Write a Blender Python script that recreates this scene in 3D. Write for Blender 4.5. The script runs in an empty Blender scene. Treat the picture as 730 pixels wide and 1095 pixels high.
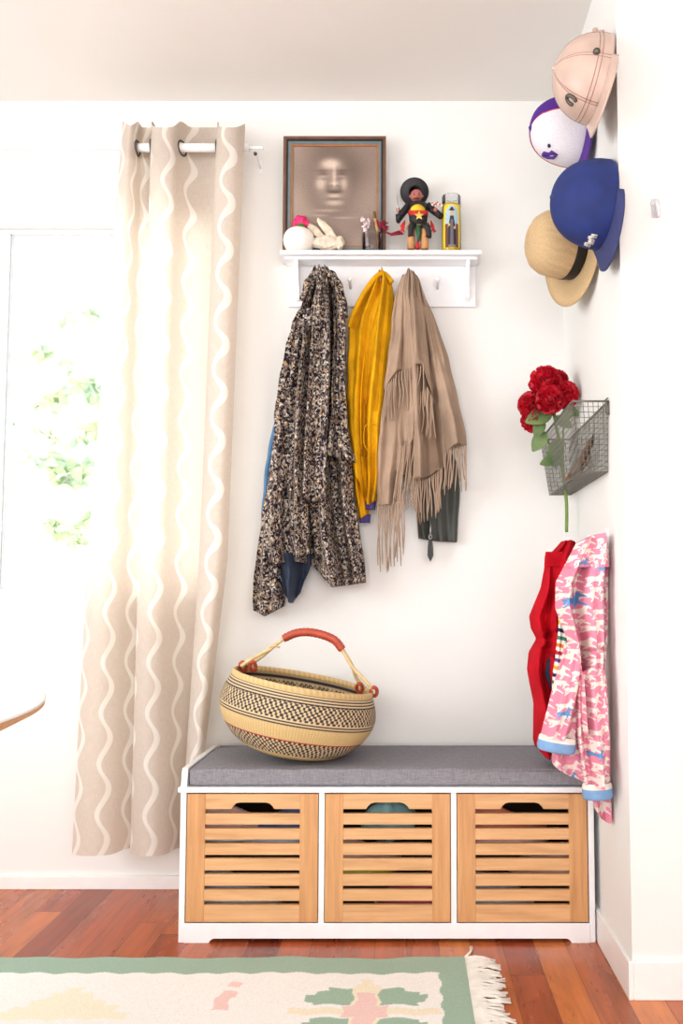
import bpy, math, random
import numpy as np
from mathutils import Vector, Matrix
random.seed(7); np.random.seed(7)
PI = math.pi
C = bpy.context.scene.collection

# ------------------------------------------------------------------ camera
F = 903.0; CX = 435.0; H = 0.905; D = 2.71
TILT = math.atan(0.0669); CY = 640.0 - F*0.0669
ct, st = math.cos(TILT), math.sin(TILT)
cam_d = bpy.data.cameras.new('camera'); cam = bpy.data.objects.new('camera', cam_d); C.objects.link(cam)
cam.location = (0, -D, H); cam.rotation_euler = (PI/2+TILT, 0, 0)
cam_d.sensor_width = 36; cam_d.sensor_fit = 'AUTO'
cam_d.lens = F*36/1095.0
cam_d.shift_x = (365.0-CX)/1095.0; cam_d.shift_y = -(547.5-CY)/1095.0
cam_d.clip_start = 0.02
bpy.context.scene.camera = cam

def ray(px, py):
    a = (px-CX)/F; b = (CY-py)/F
    return a, ct - st*b, st + ct*b
def at(px, py, Y):                      # point of the plane Y seen at a pixel
    x, y, z = ray(px, py); k = (Y+D)/y
    return Vector((x*k, Y, H+z*k))
def onx(px, py, X):
    x, y, z = ray(px, py); k = X/x
    return Vector((X, -D+y*k, H+z*k))
def onz(px, py, Z):
    x, y, z = ray(px, py); k = (Z-H)/z
    return Vector((x*k, -D+y*k, Z))

# ------------------------------------------------------------------ colours, materials
def lin(c):
    c = c/255.0
    return c/12.92 if c <= 0.04045 else ((c+0.055)/1.055)**2.4
def S(r, g, b): return (lin(r), lin(g), lin(b), 1.0)
def SL(a):
    a = np.asarray(a, float)/255.0
    return np.where(a <= 0.04045, a/12.92, ((a+0.055)/1.055)**2.4)

class NT:
    def __init__(s, name):
        s.m = bpy.data.materials.new(name); s.m.use_nodes = True
        s.t = s.m.node_tree; s.t.nodes.clear()
        s.out = s.n('ShaderNodeOutputMaterial'); s.b = s.n('ShaderNodeBsdfPrincipled')
        s.l(s.b.outputs[0], s.out.inputs[0])
    def n(s, t, **k):
        o = s.t.nodes.new(t)
        for a, v in k.items(): setattr(o, a, v)
        return o
    def l(s, a, b): s.t.links.new(a, b)
    def val(s, sock, v):
        if hasattr(v, 'is_output'): s.l(v, sock)
        else: sock.default_value = v
    def math(s, op, a, b=0.0, c=None):
        o = s.n('ShaderNodeMath', operation=op); s.val(o.inputs[0], a); s.val(o.inputs[1], b)
        if c is not None: s.val(o.inputs[2], c)
        return o.outputs[0]
    def mix(s, f, a, b, bt='MIX'):
        o = s.n('ShaderNodeMix', data_type='RGBA', blend_type=bt)
        s.val(o.inputs[0], f); s.val(o.inputs[6], a); s.val(o.inputs[7], b); return o.outputs[2]
    def ramp(s, f, stops, interp='LINEAR'):
        o = s.n('ShaderNodeValToRGB'); r = o.color_ramp; r.interpolation = interp
        while len(r.elements) < len(stops): r.elements.new(0.5)
        for e, (p, c) in zip(r.elements, stops): e.position = p; e.color = c
        s.val(o.inputs[0], f); return o.outputs[0]
    def coord(s, kind='Object', scale=(1,1,1), rot=(0,0,0)):
        tc = s.n('ShaderNodeTexCoord'); mp = s.n('ShaderNodeMapping')
        mp.inputs['Scale'].default_value = scale; mp.inputs['Rotation'].default_value = rot
        s.l(tc.outputs[kind], mp.inputs[0]); return mp.outputs[0]
    def noise(s, vec, scale, detail=3, rough=0.5):
        o = s.n('ShaderNodeTexNoise'); s.l(vec, o.inputs['Vector']); o.inputs['Scale'].default_value = scale
        o.inputs['Detail'].default_value = detail; o.inputs['Roughness'].default_value = rough; return o.outputs[0]
    def bump(s, h, strength=0.3, dist=0.002):
        o = s.n('ShaderNodeBump'); o.inputs['Strength'].default_value = strength; o.inputs['Distance'].default_value = dist
        s.l(h, o.inputs['Height']); s.l(o.outputs[0], s.b.inputs['Normal'])
    def base(s, c): s.val(s.b.inputs['Base Color'], c)
    def rough(s, v): s.val(s.b.inputs['Roughness'], v)
    def spec(s, v): s.b.inputs['Specular IOR Level'].default_value = v

def plain(name, col, rough=0.6, metal=0, spec=0.5, var=0.06, scale=30, bump=0.0, bscale=200, coat=0):
    m = NT(name); v = m.coord()
    nz = m.noise(v, scale)
    dark = tuple(c*(1-var*2.2) for c in col[:3])+(1,); lite = tuple(min(1, c*(1+var)) for c in col[:3])+(1,)
    m.base(m.ramp(nz, [(0.3, dark), (0.7, lite)])); m.rough(rough); m.b.inputs['Metallic'].default_value = metal; m.spec(spec)
    if coat: m.b.inputs['Coat Weight'].default_value = coat; m.b.inputs['Coat Roughness'].default_value = 0.15
    if bump: m.bump(m.noise(v, bscale, 2), bump)
    return m.m
def attr_mat(name, rough=0.8, spec=0.2, bump=0.3, bscale=350, coat=0, weave=True):
    m = NT(name); a = m.n('ShaderNodeAttribute'); a.attribute_name = 'col'
    v = m.coord(); nz = m.noise(v, bscale, 2)
    m.base(m.mix(0.25, a.outputs[0], m.mix(1.0, a.outputs[0], m.ramp(nz, [(0.3, (.6,.6,.6,1)), (0.65, (1.25,1.25,1.25,1))]), 'MULTIPLY')))
    m.rough(rough); m.spec(spec)
    if bump: m.bump(nz, bump)
    if coat: m.b.inputs['Coat Weight'].default_value = coat
    return m.m

M = {}
M['wall'] = plain('wall_paint', S(236,236,233), 0.85, spec=0.15, var=0.008, scale=3, bump=0.05, bscale=300)
M['ceiling'] = plain('ceiling_paint', S(232,227,221), 0.9, spec=0.1, var=0.008, scale=3)
M['trim'] = plain('trim_paint', S(242,242,240), 0.35, var=0.01)
M['white'] = plain('white_lacquer', S(243,243,245), 0.3, var=0.01)
M['steel'] = plain('brushed_steel', S(190,190,188), 0.3, 1.0)
M['darkmetal'] = plain('dark_metal', S(95,92,86), 0.45, 0.8)
M['wire'] = plain('galvanised_wire', S(122,120,112), 0.45, 0.6)
M['black'] = plain('black_paint', S(22,21,23), 0.5)
M['bin_inside'] = plain('bin_inside', S(74,54,36), 0.8)
M['plastic'] = plain('clear_plastic', S(225,225,230), 0.2)

def wood_floor():
    m = NT('floor_planks'); tc = m.n('ShaderNodeTexCoord'); sp = m.n('ShaderNodeSeparateXYZ'); m.l(tc.outputs['Object'], sp.inputs[0])
    w = 0.083
    xs = m.math('DIVIDE', sp.outputs[0], w); ix = m.math('FLOOR', xs)
    wn = m.n('ShaderNodeTexWhiteNoise', noise_dimensions='1D'); m.l(ix, wn.inputs['W'])
    ys = m.math('ADD', m.math('DIVIDE', sp.outputs[1], 1.1), m.math('MULTIPLY', wn.outputs[0], 7.0)); iy = m.math('FLOOR', ys)
    cb = m.n('ShaderNodeCombineXYZ'); m.l(ix, cb.inputs[0]); m.l(iy, cb.inputs[1])
    w2 = m.n('ShaderNodeTexWhiteNoise', noise_dimensions='2D'); m.l(cb.outputs[0], w2.inputs['Vector'])
    base = m.ramp(w2.outputs[0], [(0.0, S(122,52,30)), (0.25, S(154,70,38)), (0.5, S(184,98,52)), (0.75, S(162,76,48)), (1.0, S(200,118,64))])
    off = m.n('ShaderNodeVectorMath', operation='ADD'); m.l(tc.outputs['Object'], off.inputs[0])
    sc = m.n('ShaderNodeVectorMath', operation='SCALE'); m.l(w2.outputs[1], sc.inputs[0]); sc.inputs['Scale'].default_value = 9; m.l(sc.outputs[0], off.inputs[1])
    mp = m.n('ShaderNodeMapping'); mp.inputs['Scale'].default_value = (22, 1.6, 1); m.l(off.outputs[0], mp.inputs[0])
    g = m.noise(mp.outputs[0], 2.2, 6, 0.62)
    mp2 = m.n('ShaderNodeMapping'); mp2.inputs['Scale'].default_value = (5, 1.2, 1); m.l(off.outputs[0], mp2.inputs[0])
    g2 = m.noise(mp2.outputs[0], 2.0, 4, 0.6)
    col = m.mix(0.75, base, m.ramp(g, [(0.25, (.5,.45,.42,1)), (0.5, (1,1,1,1)), (0.75, (1.3,1.3,1.3,1))]), 'MULTIPLY')
    col = m.mix(0.6, col, m.ramp(g2, [(0.3, (.55,.5,.5,1)), (0.55, (1.05,1.05,1.05,1)), (0.75, (1.3,1.35,1.3,1))]), 'MULTIPLY')
    fx = m.math('FRACT', xs); gx = m.math('GREATER_THAN', m.math('ABSOLUTE', m.math('SUBTRACT', fx, 0.5)), 0.488)
    fy = m.math('FRACT', ys); gy = m.math('GREATER_THAN', m.math('ABSOLUTE', m.math('SUBTRACT', fy, 0.5)), 0.4985)
    gap = m.math('MAXIMUM', gx, gy)
    col = m.mix(m.math('MULTIPLY', gap, 0.65), col, S(60,24,14))
    m.base(col); m.rough(m.ramp(g2, [(0.3, (.22,.22,.22,1)), (0.7, (.36,.36,.36,1))])); m.spec(0.5)
    m.bump(m.math('SUBTRACT', g, gap), 0.08, 0.002)
    return m.m
M['floor'] = wood_floor()

def bamboo(name, a, b, vertical=False):
    m = NT(name); tc = m.n('ShaderNodeTexCoord'); oi = m.n('ShaderNodeObjectInfo')
    off = m.n('ShaderNodeVectorMath', operation='ADD'); m.l(tc.outputs['Object'], off.inputs[0])
    cb = m.n('ShaderNodeCombineXYZ'); m.l(m.math('MULTIPLY', oi.outputs['Random'], 13.0), cb.inputs[0]); m.l(cb.outputs[0], off.inputs[1])
    mp = m.n('ShaderNodeMapping'); mp.inputs['Scale'].default_value = (60, 60, 3) if vertical else (3, 60, 60); m.l(off.outputs[0], mp.inputs[0])
    g = m.noise(mp.outputs[0], 1.4, 5, 0.6)
    mp2 = m.n('ShaderNodeMapping'); mp2.inputs['Scale'].default_value = (50, 5, 5) if vertical else (6, 20, 45); m.l(off.outputs[0], mp2.inputs[0])
    g2 = m.noise(mp2.outputs[0], 1.0, 2)
    c = m.ramp(g, [(0.25, a), (0.75, b)])
    c = m.mix(0.5, c, m.ramp(g2, [(0.3, (.72,.66,.6,1)), (0.5, (1,1,1,1))]), 'MULTIPLY')
    m.base(c); m.rough(0.42); m.bump(g, 0.05, 0.001); return m.m
M['bamboo_h'] = bamboo('bamboo_slats', S(204,152,100), S(228,182,132))
M['bamboo_v'] = bamboo('bamboo_stiles', S(194,138,86), S(219,167,114), True)
M['ply'] = bamboo('plywood_edge', S(190,135,85), S(222,172,120))

def cushion_mat():
    m = NT('grey_weave'); v = m.coord('Object', (1,1,1)); a = m.noise(m.coord('Object', (900, 60, 60)), 1, 2); b = m.noise(m.coord('Object', (60, 900, 900)), 1, 2)
    g = m.math('MULTIPLY', m.math('ADD', a, b), 0.5)
    m.base(m.ramp(g, [(0.35, S(118,116,122)), (0.65, S(156,154,160))])); m.rough(0.95); m.spec(0.1); m.bump(g, 0.5, 0.0015); return m.m
M['cushion'] = cushion_mat()

def curtain_mat():
    m = NT('curtain_cloth'); tc = m.n('ShaderNodeTexCoord'); sp = m.n('ShaderNodeSeparateXYZ'); m.l(tc.outputs['UV'], sp.inputs[0])
    u, v = sp.outputs[0], sp.outputs[1]
    ph = m.math('MULTIPLY', v, 2*PI/0.150)
    wob = m.math('MULTIPLY', m.math('SINE', ph), 0.0155)
    per = 0.090
    x = m.math('DIVIDE', m.math('SUBTRACT', u, wob), per)
    fr = m.math('ABSOLUTE', m.math('SUBTRACT', m.math('FRACT', x), 0.5))
    wid = m.math('ADD', 0.078, m.math('MULTIPLY', m.math('SINE', m.math('ADD', ph, 0.9)), 0.022))
    line = m.math('SUBTRACT', 1.0, m.math('SMOOTH_MIN', 1.0, m.math('MAXIMUM', 0.0, m.math('MULTIPLY', m.math('SUBTRACT', fr, wid), 40.0)), 0.1))
    line = m.math('MAXIMUM', 0.0, m.math('MINIMUM', 1.0, line))
    wv = m.noise(m.coord('UV', (900, 40, 1)), 1, 2); wv2 = m.noise(m.coord('UV', (40, 900, 1)), 1, 2)
    wsum = m.math('MULTIPLY', m.math('ADD', wv, wv2), 0.5)
    bc = m.ramp(wsum, [(0.35, S(214,203,192)), (0.65, S(231,223,214))])
    c = m.mix(line, bc, S(246,243,238))
    m.base(c); m.rough(0.95); m.spec(0.05)
    tr = m.n('ShaderNodeBsdfTranslucent'); m.l(m.mix(1.0, c, S(255,246,234), 'MULTIPLY'), tr.inputs[0])
    mx = m.n('ShaderNodeMixShader'); mx.inputs[0].default_value = 0.42
    m.l(m.b.outputs[0], mx.inputs[1]); m.l(tr.outputs[0], mx.inputs[2]); m.l(mx.outputs[0], m.out.inputs[0])
    return m.m
M['curtain'] = curtain_mat()

def glass_mat(name, tint=(1,1,1,1), fac=0.9):
    m = NT(name); t = m.n('ShaderNodeBsdfTransparent'); t.inputs[0].default_value = tint
    g = m.n('ShaderNodeBsdfGlossy'); g.inputs['Roughness'].default_value = 0.03
    fr = m.n('ShaderNodeFresnel'); fr.inputs[0].default_value = 1.45
    mx = m.n('ShaderNodeMixShader'); m.l(fr.outputs[0], mx.inputs[0]); m.l(t.outputs[0], mx.inputs[1]); m.l(g.outputs[0], mx.inputs[2])
    m.l(mx.outputs[0], m.out.inputs[0]); return m.m
M['glass'] = glass_mat('window_glass'); M['tumbler'] = glass_mat('drinking_glass', (0.93,0.94,0.95,1))

def leaf_mat(name, a, b, tr=0.35):
    m = NT(name); c = m.ramp(m.noise(m.coord(), 14), [(0.35, a), (0.65, b)]); m.base(c); m.rough(0.5)
    t = m.n('ShaderNodeBsdfTranslucent'); m.l(c, t.inputs[0]); mx = m.n('ShaderNodeMixShader'); mx.inputs[0].default_value = tr
    m.l(m.b.outputs[0], mx.inputs[1]); m.l(t.outputs[0], mx.inputs[2]); m.l(mx.outputs[0], m.out.inputs[0]); return m.m
M['leaf'] = leaf_mat('leaf_green', S(84,112,66), S(122,146,92), 0.2)
M['tree_leaf'] = leaf_mat('tree_leaf', S(138,160,136), S(172,190,140), 0.5)
M['petal'] = leaf_mat('petal_red', S(176,8,30), S(214,22,48), 0.2)
def tweed():
    m = NT('tweed_boucle'); v = m.coord()
    dn = m.n('ShaderNodeTexNoise'); m.l(v, dn.inputs['Vector']); dn.inputs['Scale'].default_value = 90
    mv = m.n('ShaderNodeMix', data_type='VECTOR'); mv.inputs[0].default_value = 0.012; m.l(v, mv.inputs[4]); m.l(dn.outputs[1], mv.inputs[5])
    vo = m.n('ShaderNodeTexVoronoi'); m.l(mv.outputs[1], vo.inputs['Vector']); vo.inputs['Scale'].default_value = 185
    sp = m.n('ShaderNodeSeparateColor'); m.l(vo.outputs['Color'], sp.inputs[0])
    c = m.ramp(sp.outputs[0], [(0.0, S(36,32,42)), (0.26, S(58,50,58)), (0.44, S(110,98,94)), (0.58, S(148,134,120)), (0.72, S(190,177,162)), (0.87, S(220,210,196)), (0.965, S(182,132,66))], 'CONSTANT')
    big = m.noise(v, 16, 4, 0.7)
    c = m.mix(0.5, c, m.ramp(big, [(0.35, (.55,.53,.56,1)), (0.62, (1.1,1.08,1.04,1))]), 'MULTIPLY')
    m.base(c); m.rough(0.95); m.spec(0.1); m.bump(vo.outputs['Distance'], 0.6, 0.004); return m.m
M['tweed'] = tweed()
M['yellow'] = plain('yellow_suede', S(224,166,18), 0.85, spec=0.15, var=0.12, scale=14, bump=0.2, bscale=500)
M['taupe'] = plain('taupe_wool', S(168,144,124), 0.95, spec=0.08, var=0.1, scale=10, bump=0.35, bscale=420)
M['purple_lining'] = plain('purple_lining', S(62,46,118), 0.7)
M['navy'] = plain('navy_cotton', S(40,52,74), 0.8)
M['denim'] = plain('blue_denim', S(92,140,184), 0.85)
M['olive'] = plain('dark_olive_leather', S(52,54,48), 0.5, var=0.1, scale=12)
M['red'] = plain('red_corduroy', S(192,16,34), 0.85, spec=0.12, var=0.12, scale=14, bump=0.4, bscale=260)
M['cuff_blue'] = plain('blue_lining', S(124,164,208), 0.8)
M['cuff_white'] = plain('white_piping', S(238,232,222), 0.8)
M['attr'] = attr_mat('printed_cloth'); M['attr_gloss'] = attr_mat('printed_smooth', 0.35, 0.5, 0.0, 200)
M['straw'] = attr_mat('woven_straw', 0.7, 0.3, 0.5, 260)
M['cane'] = plain('bare_cane', S(222,194,142), 0.55, var=0.12, scale=40)
M['leather'] = plain('red_leather', S(180,74,50), 0.4, var=0.12, scale=40)
M['capleather'] = plain('blush_leather', S(206,180,166), 0.38, var=0.06, scale=18)
M['cork'] = plain('brown_pods', S(116,84,62), 0.8, var=0.2, scale=60)
M['darkpod'] = plain('dark_feather', S(66,56,54), 0.8, var=0.2)
M['ceramic'] = plain('white_ceramic', S(246,240,232), 0.18, var=0.01)
M['cactus'] = plain('cactus_green', S(70,124,52), 0.6, var=0.15, scale=80)
M['pink'] = plain('cactus_pink', S(240,44,120), 0.6, var=0.15, scale=80)
M['cream'] = plain('cream_plaster', S(226,212,190), 0.7, var=0.14, scale=50, bump=0.4, bscale=120)
M['frame_brown'] = plain('frame_brown', S(112,78,58), 0.4, var=0.12)
M['frame_black'] = plain('frame_black', S(38,32,32), 0.4)
M['frame_blue'] = plain('frame_bluegrey', S(106,124,128), 0.4)
M['frame_gold'] = plain('frame_copper', S(160,110,74), 0.4)
M['doll_black'] = plain('doll_black', S(30,28,32), 0.6); M['doll_face'] = plain('doll_face', S(176,104,92), 0.6)
M['doll_wood'] = plain('doll_wood', S(206,150,96), 0.6, var=0.1); M['doll_red'] = plain('doll_red', S(196,32,34), 0.6)
M['doll_yellow'] = plain('doll_yellow', S(240,196,40), 0.5); M['doll_green'] = plain('doll_green', S(44,92,60), 0.6)
M['gold'] = plain('doll_gold', S(226,196,92), 0.35, 0.3)
M['burgundy'] = plain('burgundy_thread', S(140,30,52), 0.85, var=0.15)
M['palepink'] = plain('pale_paper', S(228,206,206), 0.85, var=0.1, scale=120)
M['stick'] = plain('tan_stick', S(204,158,108), 0.7)
M['bark'] = plain('bark', S(150,140,130), 0.9)
M['stem'] = plain('stem_green', S(118,146,66), 0.6)

# ------------------------------------------------------------------ mesh building
class MB:
    def __init__(s): s.v = []; s.f = []; s.mi = []; s.col = []; s.uv = []; s.cur = 0; s.c = (1,1,1)
    def add(s, verts, faces, cols=None, uvs=None):
        o = len(s.v); n = len(verts)
        s.v += [tuple(p) for p in verts]; s.f += [tuple(i+o for i in f) for f in faces]; s.mi += [s.cur]*len(faces)
        s.col += [tuple(c)[:3] for c in cols] if cols is not None else [s.c]*n
        s.uv += [tuple(c) for c in uvs] if uvs is not None else [(0,0)]*n
        return s
    def box(s, a, b):
        x0,y0,z0 = a; x1,y1,z1 = b
        return s.add([(x0,y0,z0),(x1,y0,z0),(x1,y1,z0),(x0,y1,z0),(x0,y0,z1),(x1,y0,z1),(x1,y1,z1),(x0,y1,z1)],
              [(0,3,2,1),(4,5,6,7),(0,1,5,4),(1,2,6,5),(2,3,7,6),(3,0,4,7)])
    def prism(s, poly, y0, y1):          # polygon in xz, extruded along y
        n = len(poly)
        v = [(x,y0,z) for x,z in poly]+[(x,y1,z) for x,z in poly]
        f = [tuple(range(n))[::-1], tuple(range(n,2*n))]+[(i,(i+1)%n,(i+1)%n+n,i+n) for i in range(n)]
        return s.add(v, f)
    def tube(s, pts, r, n=8, cap=True):
        pts = [Vector(p) for p in pts]; k = len(pts)
        rr = r if isinstance(r, (list, tuple)) else [r]*k
        up = None; v = []; f = []
        for i, p in enumerate(pts):
            d = (pts[min(i+1,k-1)]-pts[max(i-1,0)]).normalized()
            if up is None:
                up = Vector((0,0,1)) if abs(d.z) < 0.9 else Vector((1,0,0))
            a = d.cross(up); 
            if a.length < 1e-5: a = d.orthogonal()
            a.normalize(); b = a.cross(d).normalized(); up = b
            for j in range(n):
                t = 2*PI*j/n; v.append(p+(a*math.cos(t)+b*math.sin(t))*rr[i])
        for i in range(k-1):
            for j in range(n):
                f.append((i*n+j, i*n+(j+1)%n, (i+1)*n+(j+1)%n, (i+1)*n+j))
        if cap: f += [tuple(range(n))[::-1], tuple(range((k-1)*n, k*n))]
        return s.add(v, f)
    def lathe(s, prof, n=32, mat=None, colf=None):
        mat = mat or Matrix.Identity(4); v = []; cols = []; f = []; k = len(prof)
        for i, (r, h) in enumerate(prof):
            for j in range(n):
                t = 2*PI*j/n; v.append(mat @ Vector((r*math.cos(t), r*math.sin(t), h)))
                cols.append(colf(t, i/(k-1), h) if colf else s.c)
        for i in range(k-1):
            for j in range(n): f.append((i*n+j, i*n+(j+1)%n, (i+1)*n+(j+1)%n, (i+1)*n+j))
        return s.add(v, f, cols)
    def grid(s, P, cols=None, uvs=None, closed_u=False, flip=False):
        nv, nu = P.shape[:2]; f = []
        for i in range(nv-1):
            for j in range(nu if closed_u else nu-1):
                q = (i*nu+j, i*nu+(j+1)%nu, (i+1)*nu+(j+1)%nu, (i+1)*nu+j)
                f.append(q[::-1] if flip else q)
        return s.add(P.reshape(-1,3), f, None if cols is None else cols.reshape(-1,3), None if uvs is None else uvs.reshape(-1,2))
    def ball(s, c, r, n=10, mat=None):
        rx, ry, rz = r if isinstance(r, (tuple, list)) else (r,r,r); v = []; f = []
        m = mat or Matrix.Identity(3); c = Vector(c)
        for i in range(n+1):
            a = PI*i/n
            for j in range(2*n):
                t = PI*j/n; v.append(c + m @ Vector((rx*math.sin(a)*math.cos(t), ry*math.sin(a)*math.sin(t), rz*math.cos(a))))
        for i in range(n):
            for j in range(2*n): f.append((i*2*n+j, (i+1)*2*n+j, (i+1)*2*n+(j+1)%(2*n), i*2*n+(j+1)%(2*n)))
        return s.add(v, f)
    def build(s, name, mats, parent=None, smooth=True, bevel=0, origin=None, solid=0, sub=0):
        me = bpy.data.meshes.new(name)
        ob = bpy.data.objects.new(name, me)
        org = None
        if parent is not None: base = parent['_o'] if '_o' in parent else (0,0,0)
        else:
            if origin is None:
                a = np.array(s.v); origin = ((a[:,0].min()+a[:,0].max())/2, (a[:,1].min()+a[:,1].max())/2, a[:,2].min())
            base = tuple(origin); ob.location = base; ob['_o'] = list(base)
        if parent is not None: ob['_o'] = list(base)
        V = [(x-base[0], y-base[1], z-base[2]) for x,y,z in s.v]
        me.from_pydata(V, [], s.f); me.update()
        for m in (mats if isinstance(mats, (list,tuple)) else [mats]): me.materials.append(M[m] if isinstance(m, str) else m)
        me.polygons.foreach_set('material_index', s.mi)
        ca = me.color_attributes.new('col', 'FLOAT_COLOR', 'POINT')
        ca.data.foreach_set('color', [x for c in s.col for x in (c[0],c[1],c[2],1.0)])
        uv = me.uv_layers.new(name='UVMap'); li = np.empty(len(me.loops), int); me.loops.foreach_get('vertex_index', li)
        uv.data.foreach_set('uv', np.array(s.uv)[li].ravel())
        me.polygons.foreach_set('use_smooth', [smooth]*len(me.polygons))
        import bmesh
        bm = bmesh.new(); bm.from_mesh(me); bmesh.ops.recalc_face_normals(bm, faces=bm.faces) if not getattr(s, 'nofix', False) else None
        bm.to_mesh(me); bm.free()
        C.objects.link(ob)
        if parent is not None: ob.parent = parent
        if bevel:
            b = ob.modifiers.new('bevel', 'BEVEL'); b.width = bevel; b.segments = 2; b.limit_method = 'ANGLE'
        if solid:
            b = ob.modifiers.new('solid', 'SOLIDIFY'); b.thickness = solid; b.offset = 0
        if sub:
            b = ob.modifiers.new('sub', 'SUBSURF'); b.levels = sub; b.render_levels = sub
        if smooth:
            try:
                ob.modifiers.new('wn', 'WEIGHTED_NORMAL') if bevel else None
            except Exception: pass
        return ob

def tag(o, label, cat, group=None, kind=None):
    if label: o['label'] = label
    if cat: o['category'] = cat
    if group: o['group'] = group
    if kind: o['kind'] = kind
    return o
def thing(name, loc, label, cat, group=None):
    o = bpy.data.objects.new(name, None); C.objects.link(o); o.location = loc; o['_o'] = list(loc); o.empty_display_size = 0.05
    return tag(o, label, cat, group)
def struct(o): o['kind'] = 'structure'; return o
def box(a, b): return MB().box(a, b)

def interp(xs, ys, x): return np.interp(x, xs, ys)
def smooth1(a, k):
    if k < 2: return a
    p = np.pad(a, (k, k), mode='reflect', reflect_type='odd'); ker = np.hanning(2*k+1)[1:-1]; ker /= ker.sum()
    return np.convolve(p, ker, mode='same')[k:-k]

# hanging cloth: rows are (py, left px, right px); a closed, bulged, folded body in the plane Y
def drape(mb, rows, Y, depth=0.04, amp=0.008, k=(2,3.3,5.1), seed=0, top=None, bot=None, nu=70, nv=140, creases=(), colf=None, back=0.35,
          ysh=None, fold_gain=1.7, wob=0.6, pw=2.6, sm=5, lean=0.0):
    rng = np.random.RandomState(seed)
    R = np.array([r[:3] for r in rows], float)
    y0, y1 = R[0,0], R[-1,0]
    pys = np.linspace(y0, y1, 300)
    L = smooth1(np.interp(pys, R[:,0], R[:,1]), sm); Rt = smooth1(np.interp(pys, R[:,0], R[:,2]), sm)
    u = np.linspace(0, 1, nu); v = np.linspace(0, 1, nv); U, V = np.meshgrid(u, v)
    tp = np.interp(u, [t[0] for t in top], [t[1] for t in top]) if top else np.full(nu, y0)
    bt = np.interp(u, [t[0] for t in bot], [t[1] for t in bot]) if bot else np.full(nu, y1)
    PY = tp[None,:] + V*(bt-tp)[None,:]
    l = np.interp(PY, pys, L); r = np.interp(PY, pys, Rt)
    l = l + wob*np.sin(PY*0.13+seed)*np.sin(PY*0.05+2*seed); r = r + wob*np.sin(PY*0.11+3*seed)*np.sin(PY*0.047+seed)
    PX = l + (r-l)*U
    b = np.clip(1-np.abs(2*U-1)**pw, 0, 1)**(1/pw)
    f = np.zeros_like(U)
    for kk in k:
        ph, dr, a = rng.rand()*6.28, rng.randn()*1.2, 0.7+0.6*rng.rand()
        s_ = np.sin(2*PI*kk*U + ph + dr*V + 0.8*np.sin(3*V+ph))
        f += a*(s_+.35*s_*s_*s_)/(0.6+0.25*kk)
    f *= amp*(0.75+0.6*V)*fold_gain
    # slanting pulls and fine wrinkles
    f += amp*0.22*np.sin(2.2*U*PI+9*V+seed)*np.sin(13*V+3*U+seed)+amp*.10*np.sin(5*U*PI-17*V+2*seed)*np.sin(8*V+seed)
    for (ux0, vy0, ux1, vy1, w, dp) in creases:       # dents along a line in (px, py)
        dx, dy = ux1-ux0, vy1-vy0; L2 = dx*dx+dy*dy
        t = np.clip(((PX-ux0)*dx+(PY-vy0)*dy)/L2, 0, 1)
        dd = np.hypot(PX-(ux0+t*dx), PY-(vy0+t*dy)); f -= 1.8*dp*np.exp(-(dd/w)**2)
    Ysh = np.interp(PY, [q[0] for q in ysh], [q[1] for q in ysh]) if ysh else np.zeros_like(PY)
    Yf = Y + Ysh - depth*b - f*np.minimum(1, b*1.2); Yb = Y + Ysh + depth*back*b
    def pts(YY):
        a = (PX-CX)/F; bb = (CY-PY)/F; yy = ct-st*bb; zz = st+ct*bb
        kc = (Y+Ysh+D)/yy                                   # the outline is set on the cloth's own middle plane
        return np.stack([a*kc, YY, H+zz*kc], -1)
    A = pts(Yf); B = pts(Yb)[:, ::-1]
    P = np.concatenate([A, B[:,1:-1]], 1)
    cols = None
    if colf is not None:
        ca = colf(U, V, PX, PY); cols = np.concatenate([ca, ca[:, ::-1][:,1:-1]], 1)
    o = len(mb.v); mb.grid(P, cols, closed_u=True)
    n = P.shape[1]
    # close top and bottom: join front column j with back column
    F2 = []
    for row in (0, nv-1):
        for j in range(nu-1):
            a0 = row*n+j; a1 = row*n+j+1
            b0 = row*n+((n-j)%n); b1 = row*n+(n-j-1)
            q = [a0, a1, b1, b0]; q2 = []
            for x in q:
                if x not in q2: q2.append(x)
            if len(q2) >= 3: F2.append(tuple(x+o for x in q2))
    mb.f += F2; mb.mi += [mb.cur]*len(F2)
    return dict(PX=PX, PY=PY, Yf=Yf, kY=Y)

# ================================================================== SETTING
WX = 0.512      # right wall
YN = -0.73      # wall corner nearest the camera
ZC = at(300, 108, 0).z
XL, YR, XR = -2.7, -4.6, 1.9
struct(box((XL-.12, YR-.12, -0.05), (XR, 0.12, 0)).build('floor', 'floor', smooth=False, origin=(0,0,0)))
struct(box((XL-.12, YR-.12, ZC), (XR, 0.12, ZC+.08)).build('ceiling', 'ceiling', smooth=False))
wl = at(-110, 245, 0).x; wr = at(238, 245, 0).x; wt = at(60, 243, 0).z; wb = at(60, 634, 0).z
mb = MB()
mb.box((XL-.12, 0, 0), (wl, .12, ZC)); mb.box((wr, 0, 0), (WX, .12, ZC)); mb.box((wl, 0, 0), (wr, .12, wb)); mb.box((wl, 0, wt), (wr, .12, ZC))
struct(mb.build('wall_back', 'wall', smooth=False))
struct(box((WX, YN, 0), (WX+.12, .12, ZC)).build('wall_right', 'wall', smooth=False))
struct(box((WX+.12, YN, 0), (XR, YN+.12, ZC)).build('wall_near', 'wall', smooth=False))
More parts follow.
